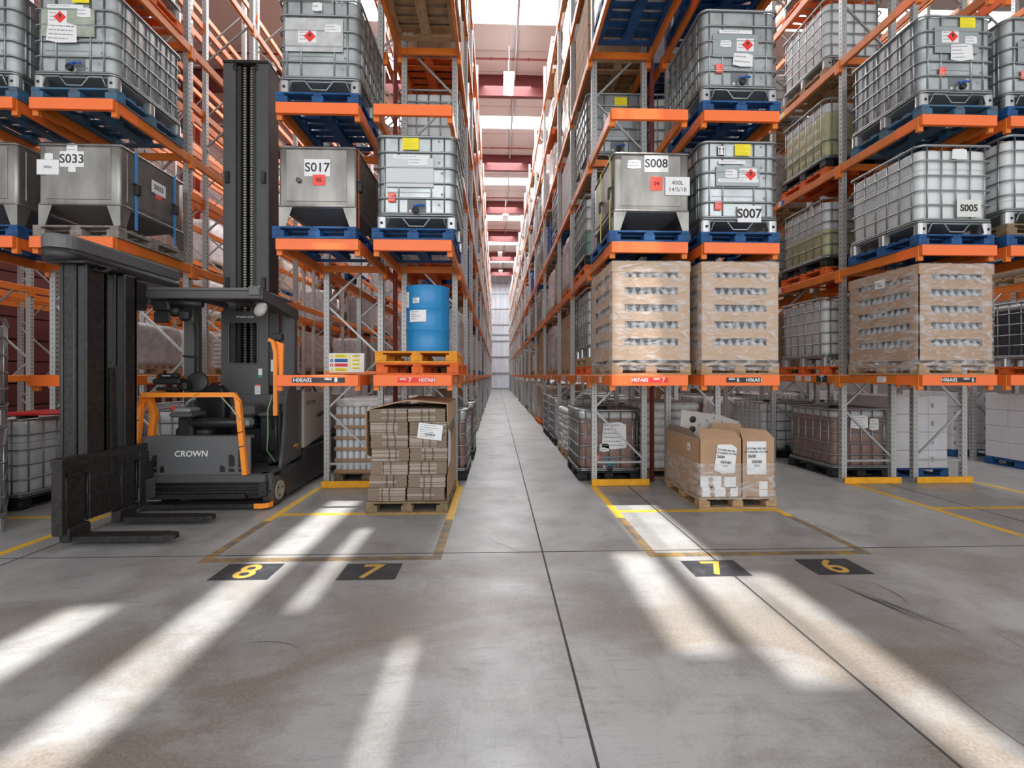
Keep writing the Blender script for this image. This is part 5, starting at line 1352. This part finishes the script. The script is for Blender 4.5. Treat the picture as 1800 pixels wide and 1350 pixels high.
for l, bay, pals, kind in [(0, 2, [], 'wwhite'), (0, 3, [], 'wwhite'), (0, 4, [], 'wwhite'), (2, 5, ['wood'], 'wgrey'), (3, 4, ['wood'], 'white'), (3, 1, ['wood'], 'wgrey')][:5]: load('C', l, bay, pals, kind, h=1.1)
RL = random.Random(21)
def fill(r, bays, levels, p, kinds, pk=('wood', 'wood', 'old', 'blue', 'orange')):
    for bay in bays:
        for l in levels:
            if RL.random() > p: continue
            k = RL.choice(kinds)
            pals = [] if (l == 0 and k in ('white', 'brown', 'grey', 'steel', 'straw')) else [RL.choice(pk)]
            load(r, l, bay, pals, k, seed=RL.randint(0, 5), dx=RL.uniform(-.03, .03))
KM = ['white', 'grey', 'steel', 'wgrey', 'wgrey', 'wwhite', 'wtan', 'boxes', 'wboxes', 'wwhite', 'drums']
fill('E', range(5, 15), range(0, 6), .9, KM)
fill('D', range(3, 15), range(0, 6), .9, KM)
fill('E', range(7, 15), range(6, 7), .45, KM)
fill('D', range(3, 15), range(6, 7), .5, KM)
fill('E', range(15, 29), range(0, 7), .85, ['white', 'wgrey', 'wwhite', 'wtan', 'boxes', 'wboxes'])
fill('D', range(15, 29), range(0, 7), .85, ['white', 'wgrey', 'wwhite', 'wtan', 'boxes', 'wboxes'])
fill('E', range(3, 5), range(3, 7), 1, KM)
fill('B', range(5, 15), range(0, 5), .55, ['wgrey', 'wtan', 'wwhite', 'wboxes'])
load('B', 0, 1, [], 'white'); load('B', 0, 2, [], 'straw', level=.7); load('B', 0, 3, [], 'white'); load('B', 0, 4, [], 'white')
load('A', 0, 1, [], 'white'); load('A', 0, 2, [], 'white'); load('A', 0, 3, [], 'wwhite'); load('A', 1, 3, ['wood'], 'sacks', h=.8); load('A', 1, 1, ['wood'], 'wgrey', h=.7)
fill('A', range(6, 12), range(0, 4), .5, ['wgrey', 'wtan', 'wwhite'])
fill('C', range(9, 21), range(0, 5), .6, ['wgrey', 'wwhite', 'wtan', 'wboxes'])
fill('Y', range(4, 14), range(0, 4), .5, ['wgrey', 'wtan', 'wwhite'])

fill('G', range(5, 12), range(0, 3), .8, ['brown', 'wgrey', 'wtan', 'boxes', 'grey'])
fill('H', range(3, 10), range(0, 3), .8, ['brown', 'wgrey', 'wtan', 'boxes'])
fill('F', range(6, 12), range(0, 2), .8, ['brown', 'wgrey', 'wtan', 'boxes'])
fill('I', range(5, 10), range(0, 3), .8, ['brown', 'wgrey', 'wtan', 'boxes'])
# ---- cardboard bundles on the pallet in front of rack D
pallet('old', (-1.10, 6.35, 0), 'under the bundles of flattened cartons', rz=radians(0))
PXC, PYC = -1.10, 6.35
M_STR = mat('brown_cord', (.05, .04, .035), .7)
R8 = random.Random(4)
def bundle(seed, w, h):
    r = random.Random(seed); b = MB(); n = 12; pale = r.random() < .6
    for k in range(n):
        z0 = h * k / n; z1 = h * (k + 1) / n - .0015; a = r.uniform(-.004, .004)
        inner = r.uniform(.22, .30)
        c1, c2 = (M_CARDG, M_CARDD) if (k // 3) % 2 == pale else (M_CARDD, M_CARDG)
        if seed % 2: b.box((-w / 2 + a, -.55 + abs(a), z0), (w / 2 - .12, .55, z1), c1 if r.random() < .7 else c2); b.box((w / 2 - .12, -.55 + abs(a) + .006, z0), (w / 2 + a, .55, z1), M_CARDD)
        else: b.box((-w / 2 + .14, -.55 + abs(a), z0), (w / 2 + a, .55, z1), c1 if r.random() < .7 else c2); b.box((-w / 2 + a, -.55 + abs(a) + .006, z0), (-w / 2 + .14, .55, z1), M_CARDD)
    return b
for col in range(2):
    for k in range(7):
        w = .455; h = .158; lean = (-.018, -.004, .012, .02, .014, .012, .0)[k]
        x = PXC - .237 + .478 * col + lean + R8.uniform(-.006, .006); z = PH + .004 + .1625 * k
        side = 'left' if col == 0 else 'right'
        o = tag(link('cardboard_bundle', bundle(k * 2 + col * 3 + k, w, h).mesh('cardboard_bundle'), None, (x, PYC - .0 + R8.uniform(-.008, .008), z)),
            f'corded bundle of flattened cartons, {["bottom one", "second from bottom", "third from bottom", "middle one", "third from top", "second from top", "top one"][k]}, {side} column', 'cardboard bundle', 'bundles of flattened cartons')
        b = MB(); dxx = R8.uniform(-.05, .03)
        for q in (-.03, .06): b.tube([(dxx + q, -.556, 0), (dxx + q + R8.uniform(-.01, .01), -.558, h * .5), (dxx + q, -.556, h)], .003, M_STR, 4)
        part('cord', b, o)
t = thing('cardboard_cover', 'open brown cardboard lid and torn side sheets over the stacked carton bundles', 'cardboard', (PXC, PYC, 0))
zt = PH + 1.1625 + .0
b = MB()
b.prism([(-.50, zt - .04), (-.05, zt + .065), (.10, zt + .07), (.50, zt + .03), (.50, zt + .045), (.10, zt + .085), (-.05, zt + .08), (-.50, zt - .028)], 'y', -.58, .58, M_CARD)
part('lid', b, t)
part('side_flap', MB().prism([(-.58, zt + .03), (.58, zt + .03), (.58, zt - .20), (-.50, zt - .26), (-.58, zt - .10)], 'x', .487, .494, M_CARDL), t)
part('side_sheet', MB().prism([(-.52, .16), (.58, .16), (.58, 1.0), (.1, .92), (-.2, .8), (-.42, .5), (-.56, .42)], 'x', .487, .493, M_CARD), t)
part('side_sheet', MB().prism([(-.50, .55), (-.25, .60), (-.2, .95), (-.48, 1.02)], 'x', .495, .498, M_WHT), t, label='white torn label')
part('left_sheet', MB().prism([(-.56, .72), (.58, .4), (.58, zt - .04), (-.56, zt - .06)], 'x', -.508, -.5, M_CARD), t)
p = part('delivery_label', label_mesh(.30, .19, M_WHT, 6, seed=12, bars=True), t, (.28, -.565, 1.0), (0, radians(7), 0))

# ---- two big open cartons on a pallet in front of rack F
bx_, by_ = 3.06, 6.42
BR = radians(0)
pallet('wood', (bx_, by_, 0), 'under the two big open cartons with 2600 and 3600 labels')
M_FILMH = M_FILM
def open_carton(x0, x1, label, seed):
    c = (x0 + x1) / 2; w = x1 - x0; H = .74; t = thing('open_carton', label, 'carton', (bx_ + c, by_, PH))
    b = MB(); th = .006; D = .585
    b.box((-w / 2, -D, 0), (w / 2, -D + th, H), M_CARD); b.box((-w / 2, D - th, 0), (w / 2, D, H), M_CARD)
    b.box((-w / 2, -D, 0), (-w / 2 + th, D, H), M_CARD); b.box((w / 2 - th, -D, 0), (w / 2, D, H), M_CARD); b.box((-w / 2, -D, 0), (w / 2, D, th), M_CARD)
    part('carton_body', b, t)
    f = MB()
    R_ = random.Random(seed)
    f.add([(-w / 2, -D, H), (w / 2, -D, H), (w / 2 - .05, -D + .10, H + .10), (-w / 2 + .05, -D + .16, H + .13), (-w / 2, -D + .004, H), (w / 2, -D + .004, H), (w / 2 - .05, -D + .106, H + .10), (-w / 2 + .05, -D + .166, H + .13)],
          [(0, 1, 2, 3), (7, 6, 5, 4), (0, 4, 5, 1), (1, 5, 6, 2), (2, 6, 7, 3), (3, 7, 4, 0)], M_CARD)
    f.add([(-w / 2, -D, H), (-w / 2, D, H), (-w / 2 - .03, D * .6, H + .10), (-w / 2 + .02, -D * .4, H + .09)], [(0, 1, 2, 3)], M_CARDD) if seed == 1 else None
    part('flap', f, t)
    part('contents', lumpy(w - .05, 1.1, .2, seed, amp=.03, rows=2, mt=M_CARDD, z0=.44), t)
    return t
c1 = open_carton(-.485, .055, 'big open carton with a crumpled 2600 label, left one on the floor pallet', 1)
c2 = open_carton(.062, .485, 'big open carton with a 3600 label, right one on the floor pallet', 2)
def big_label(t, num, x, z, w, h, rot, torn):
    p = part('shipping_label', label_mesh(w, h, M_WHT, 0, torn=torn, seed=33), t, (x, -.592, z), (0, radians(rot), 0))
    text('SYSTEM 300 AIR', h * .085, M_INK, p, (-.0, -.0024, h * .28), bold=.0008); text('CYLINDER OUTER', h * .085, M_INK, p, (0, -.0024, h * .18), bold=.0008)
    text(num, h * .13, M_INK, p, (-w * .24, -.0024, h * .05), bold=.0015)
    b = MB(); r = random.Random(2)
    for k in range(22): xx = -w * .22 + k * w * .024; b.box((xx, -.0028, -h * .16), (xx + w * r.uniform(.006, .016), -.0018, -h * .07), M_INK)
    for k in range(12): xx = -w * .12 + k * w * .024; b.box((xx, -.0028, -h * .27), (xx + w * r.uniform(.006, .016), -.0018, -h * .20), M_INKG)
    part('barcode', b, p)
big_label(c1, '2600', .06, .49, .27, .38, 6, True)
big_label(c2, '3600', -.03, .50, .25, .42, 0, False)
def side_papers(t, specs):
    for x, z, w, h, circ in specs:
        b = MB().box((-w / 2, -.0015, -h / 2), (w / 2, 0, h / 2), M_WHT)
        for cx_, cz_ in circ: b.lathe([(.033, 0), (.033, .001)], M_CARD, 20, Matrix.Translation((cx_, -.0016, cz_)) @ Matrix.Rotation(pi / 2, 4, 'X'))
        part('cut_paper', b, t, (x, -.588, z))
side_papers(c1, ((-.13, .20, .27, .14, ((.0, .03), (.0, -.045))), (.12, .19, .15, .14, ()), (-.01, .07, .46, .12, ((-.1, .045), (-.1, -.03), (.1, .03), (.1, -.03)))))
side_papers(c2, ((.06, .15, .11, .10, ()), (.06, .05, .11, .09, ())))
part('paper_label', label_mesh(.09, .10, M_WHT, 3, bars=True), c1, (-.2715, -.25, .60), (0, 0, -pi / 2))
fl_ = MB(); S = rrs(.995, 1.20, .02, 72); R7 = random.Random(8)
fl_.loft([[(x * 1.0 + nx * R7.uniform(.006, .016), y + ny * R7.uniform(.006, .016), .12 + .46 * k / 10) for x, y, nx, ny in S] for k in range(11)], M_FILM, True, False)
tag(link('stretch_film', fl_.mesh('stretch_film'), None, (bx_, by_, 0)), 'clear stretch film wound round the lower half of the two big open cartons', 'film')
t = thing('printed_carton', 'flattened white-printed carton with black round symbols sticking up out of the open cartons', 'carton', (bx_ - .12, by_ + .1, .62))
Rt = Matrix.Rotation(radians(8), 4, 'X')
b = MB(); b.prism([(-.36, 0), (.40, 0), (.48, .42), (.2, .52), (-.36, .60)], 'y', 0, .006, mat('printed_board', (.50, .46, .43), .6), Rt)
o = part('printed_panel', b, t)
b = MB()
for x, z in ((-.19, .46), (-.19, .32)): b.lathe([(.048, 0), (.048, .001)], M_INK, 20, Rt @ Matrix.Translation((x, -.0015, z)) @ Matrix.Rotation(pi / 2, 4, 'X'))
for x0, z0, x1, z1 in ((.0, .46, .03, .42), (.12, .50, .10, .46), (.22, .44, .24, .40), (-.08, .40, -.11, .36), (-.02, .34, .01, .28)): b.tube([(x0, -.003, z0), (x1, -.003, z1)], .003, M_INK, 4, T=Rt)
part('printed_marks', b, o)
part('brown_flap', MB().prism([(-.04, 0), (.42, .02), (.46, .40), (.05, .42)], 'y', -.14, -.134, M_CARD), t)
# yellow-strapped sacks mark
p = thing('hazard_tag', 'small black and white corrosive diamond on the white sacks behind the foot guard', 'label', (2.58, 7.76, .86))
part('diamond', MB().prism([(-.09, 0), (0, -.09), (.09, 0), (0, .09)], 'y', -.003, 0, M_WHT).prism([(-.08, -.008), (0, -.088), (.08, -.008)], 'y', -.005, -.003, M_INK), p)
